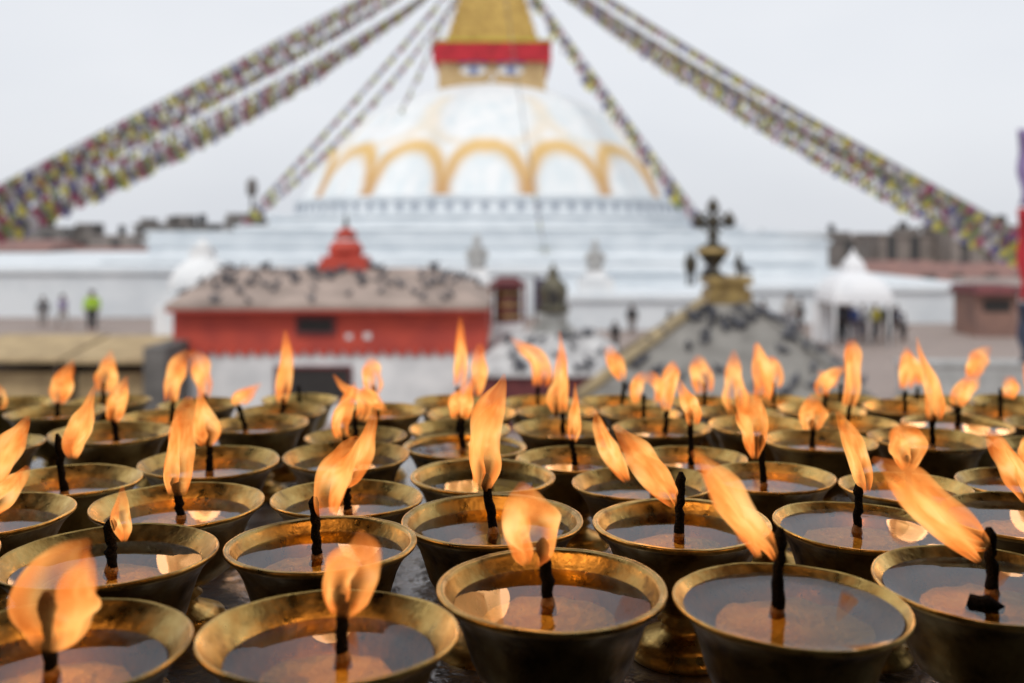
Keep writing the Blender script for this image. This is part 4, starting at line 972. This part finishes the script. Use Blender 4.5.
# red banner on a pole at the right picture edge
D = 9.0; bx = at(1022, 0, D).x
t = thing('banner_pole', 'red and violet banner on a pole at the right picture edge', 'banner', (bx + .1, D, 0))
b = MB(); b.tube([(bx + .16, D, 0), (bx + .16, D, 7.0)], .035, 10); b.build('pole', cloth((0.03, 0.05, 0.12)), t)
def ban(z0, z1, m, nm):
    b = MB(); vs = []; fs = []; n = 10
    for k in range(n + 1):
        z = z0 + (z1 - z0) * k / n; off = .03 * math.sin(k * 1.1)
        for j in range(4):
            x = bx - .06 + off * .6 + .7 * j / 3 * 1.0; vs.append((x, D - .06 - .03 * math.sin(j * 1.5 + k * .7), z))
    for k in range(n):
        for j in range(3): fs.append((k * 4 + j, k * 4 + j + 1, k * 4 + j + 5, k * 4 + j + 4))
    b.add(vs, fs, True); o = b.build(nm, m, t); s = o.modifiers.new('solid', 'SOLIDIFY'); s.thickness = .006
ban(zpx(300, D), zpx(208, D), REDCL, 'red_cloth'); ban(zpx(206, D), zpx(130, D), cloth((0.30, 0.22, 0.42)), 'violet_cloth')
ban(zpx(362, D), zpx(302, D), cloth((0.05, 0.06, 0.10)), 'dark_cloth')

# ------------------------------------------------------------------ people
def skin_mesh(name, verts, edges, radii, m, root=0, sub=2):
    me = bpy.data.meshes.new(name); me.from_pydata(verts, edges, []); o = bpy.data.objects.new('tmp', me); COL.objects.link(o)
    md = o.modifiers.new('skin', 'SKIN'); sd = o.modifiers.new('sub', 'SUBSURF'); sd.levels = sub; sd.render_levels = sub
    for i, r in enumerate(radii):
        v = me.skin_vertices[0].data[i]; v.radius = r if isinstance(r, tuple) else (r, r); v.use_root = (i == root)
    dg = bpy.context.evaluated_depsgraph_get(); dg.update()
    out = bpy.data.meshes.new_from_object(o.evaluated_get(dg)); out.name = name
    bpy.data.objects.remove(o); out.materials.clear(); out.materials.append(m)
    out.polygons.foreach_set('use_smooth', [True] * len(out.polygons)); return out
def person_parts(walk):
    w = .13 if walk else .02
    J = {'pel': (0, 0, .93), 'waist': (0, .01, 1.08), 'chest': (0, .01, 1.30), 'neck': (0, .01, 1.46), 'head': (0, -.01, 1.60), 'crown': (0, 0, 1.68)}
    body_v = [(0, 0, .93), (0, .01, 1.10), (0, .01, 1.32), (0, .01, 1.45), (0, -.005, 1.52), (0, -.01, 1.60), (0, 0, 1.67)]
    body_e = [(0, 1), (1, 2), (2, 3), (3, 4), (4, 5), (5, 6)]; body_r = [(.13, .10), (.12, .09), (.14, .10), (.06, .06), (.055, .06), (.085, .10), (.06, .07)]
    jack_v = [(0, 0, .88), (0, .01, 1.08), (0, .01, 1.30), (0, .01, 1.42)]; jack_e = [(0, 1), (1, 2), (2, 3)]; jack_r = [(.18, .13), (.165, .12), (.175, .125), (.09, .08)]
    tr_v = [(0, 0, .92)]; tr_e = []; tr_r = [(.16, .12)]
    for sx in (-1, 1):
        f = w * sx
        i = len(body_v); body_v += [(.09 * sx, 0, .88), (.10 * sx, -f * .9, .50), (.10 * sx, -f * 1.6 + .03, .09), (.11 * sx, -f * 1.6 - .13, .03)]
        body_e += [(0, i), (i, i + 1), (i + 1, i + 2), (i + 2, i + 3)]; body_r += [.085, .06, .042, .038]
        i = len(tr_v); tr_v += [(.09 * sx, 0, .86), (.10 * sx, -f * .9, .50), (.10 * sx, -f * 1.6 + .03, .12)]; tr_e += [(0, i), (i, i + 1), (i + 1, i + 2)]; tr_r += [.10, .08, .072]
        g = -f
        i = len(body_v); body_v += [(.17 * sx, .01, 1.38), (.23 * sx, .02 - g * .5, 1.12), (.22 * sx, -.06 - g, .90), (.21 * sx, -.09 - g, .82), (.205 * sx, -.10 - g, .76)]
        body_e += [(2, i), (i, i + 1), (i + 1, i + 2), (i + 2, i + 3), (i + 3, i + 4)]; body_r += [.055, .042, .032, (.022, .04), (.012, .03)]
        i = len(jack_v); jack_v += [(.18 * sx, .01, 1.37), (.235 * sx, .02 - g * .5, 1.12), (.222 * sx, -.06 - g, .91)]; jack_e += [(2, i), (i, i + 1), (i + 1, i + 2)]; jack_r += [.075, .062, .052]
    return (skin_mesh('body', body_v, body_e, body_r, SKIN), skin_mesh('jacket', jack_v, jack_e, jack_r, SKIN), skin_mesh('trousers', tr_v, tr_e, tr_r, SKIN))
hm = MB(); hm.lathe([(.0, .115), (.06, .10), (.10, .055), (.108, 0), (.098, -.06), (.08, -.09)], 14, (0, .018, 1.615)); HAIRM = hm.mesh('hair', HAIR)
PP = [person_parts(False), person_parts(True)]
def person(px, yfeet, yhead, d, label, jc, tc, rot=0.0, walk=False, group='people on the plaza', hair=True):
    p = at(px, yfeet, d); h = (yfeet - yhead) / F * d; s = h / 1.72
    gz = 0.0
    t = thing('person', label, 'person', (p.x, p.y, gz), group); t.rotation_euler = (0, 0, rot); t.scale = (s * 1.2, s * 1.2, s)
    bm_, jm, tm = PP[1 if walk else 0]
    bo = link('body', bm_, t)
    for nm, me, c in (('jacket', jm, jc), ('trousers', tm, tc)):
        o = link(nm, me.copy(), t); o.data.materials.clear(); o.data.materials.append(cloth(c))
    link('hair', HAIRM, t)
    return t
BK = (0.02, 0.02, 0.025); NV = (0.03, 0.04, 0.10); GR = (0.15, 0.15, 0.16)
def dground(yf): return EZ * F / (yf - HY)
for a in [
    (92, 332, 290, 'person in a lime green vest and black trousers by the left white wall', (0.40, 0.62, 0.04), BK, 0.2, False),
    (63, 328, 294, 'person in lilac top walking left of the lime green vest', (0.32, 0.27, 0.42), (0.45, 0.42, 0.40), 1.2, True),
    (632, 335, 304, 'person in dark coat standing higher up the steps', BK, (0.20, 0.17, 0.16), 2.8, False),
    (615, 350, 321, 'person all in black below the stone statue', BK, BK, 0.4, False),
    (670, 330, 309, 'person in charcoal left of the pyramid roof', GR, BK, 1.9, True),
    (764, 334, 300, 'person in grey right of the bronze finial', GR, BK, 2.0, True),
    (790, 334, 293, 'person in pale clothes between finial and tent', (0.5, 0.48, 0.46), (0.3, 0.29, 0.3), -.5, False),
    (822, 336, 299, 'person in black at the left post of the tent', BK, BK, 1.4, True),
    (842, 343, 299, 'person in dark grey coat under the middle of the tent', (0.06, 0.06, 0.075), BK, 0.1, False),
    (851, 342, 302, 'person in blue jacket beside the dark grey coat', (0.05, 0.10, 0.38), NV, -.3, False),
    (876, 341, 303, 'person in yellow top under the right of the tent', (0.50, 0.42, 0.05), GR, 0.5, False),
    (889, 342, 301, 'person in black jacket at the right post of the tent', BK, BK, 2.4, False),
    (835, 341, 301, 'person in brown coat just left of the dark grey coat', (0.10, 0.06, 0.04), BK, 2.2, True),
    (862, 340, 304, 'person in white shirt behind the blue jacket', (0.55, 0.55, 0.56), NV, -1.0, False),
    (897, 339, 305, 'person in navy behind the short charcoal figure', NV, BK, 0.7, True),
    (800, 331, 298, 'person in black walking toward the tent', BK, BK, -1.6, True),
    (43, 327, 296, 'person in grey standing left of the lilac top', GR, (0.3, 0.28, 0.27), 0.3, False),
    (904, 342, 313, 'short person in charcoal right of the tent', GR, BK, 1.0, False)]:
    person(a[0], a[1], a[2], dground(a[1]), *a[3:7], walk=a[7])

# ------------------------------------------------------------------ light
w = bpy.data.worlds.new('World'); scene.world = w; w.use_nodes = True
nt = w.node_tree; N = nt.nodes; L = nt.links; bg = N['Background']
sky = N.new('ShaderNodeTexSky'); sky.sky_type = 'NISHITA'; sky.sun_disc = False
SEL, SAZ = 52.0, 200.0
sky.sun_elevation = R(SEL); sky.sun_rotation = R(SAZ); sky.air_density = 1.0; sky.dust_density = 4.0; sky.ozone_density = 1.0
hs = N.new('ShaderNodeHueSaturation'); hs.inputs['Saturation'].default_value = 0.22
L.new(sky.outputs[0], hs.inputs['Color'])
tc = N.new('ShaderNodeTexCoord'); mp = N.new('ShaderNodeMapping'); mp.inputs['Scale'].default_value = (1, 1, 2.6)
nz = N.new('ShaderNodeTexNoise'); nz.inputs['Scale'].default_value = 2.2; nz.inputs['Detail'].default_value = 5
L.new(tc.outputs['Generated'], mp.inputs[0]); L.new(mp.outputs[0], nz.inputs['Vector'])
cl = N.new('ShaderNodeValToRGB'); cl.color_ramp.elements[0].position = .3; cl.color_ramp.elements[1].position = .7
cl.color_ramp.elements[0].color = (7.3, 7.6, 8.15, 1); cl.color_ramp.elements[1].color = (8.2, 8.4, 8.8, 1)
L.new(nz.outputs['Fac'], cl.inputs['Fac'])
mx = N.new('ShaderNodeMix'); mx.data_type = 'RGBA'; mx.inputs['Factor'].default_value = 0.75
L.new(hs.outputs[0], mx.inputs['A']); L.new(cl.outputs['Color'], mx.inputs['B'])
L.new(mx.outputs['Result'], bg.inputs['Color']); bg.inputs['Strength'].default_value = 0.12
sd = bpy.data.lights.new('sun', 'SUN'); sd.energy = 1.15; sd.angle = R(14); sd.color = (1.0, 0.96, 0.90)
so = link('sun', sd)
dirv = Vector((math.sin(R(SAZ)) * math.cos(R(SEL)), math.cos(R(SAZ)) * math.cos(R(SEL)), math.sin(R(SEL))))
so.rotation_euler = dirv.to_track_quat('Z', 'Y').to_euler(); so.location = dirv * 50 + Vector((0, 0, 30))

vs_ = scene.view_settings; vs_.view_transform = 'Standard'; vs_.look = 'None'; vs_.exposure = 0.0; vs_.gamma = 1.0
scene.render.engine = 'CYCLES'
c = scene.cycles; c.use_denoising = True; c.max_bounces = 10; c.transparent_max_bounces = 40; c.glossy_bounces = 6; c.diffuse_bounces = 4
c.caustics_reflective = True; c.caustics_refractive = False; c.sample_clamp_indirect = 4.0
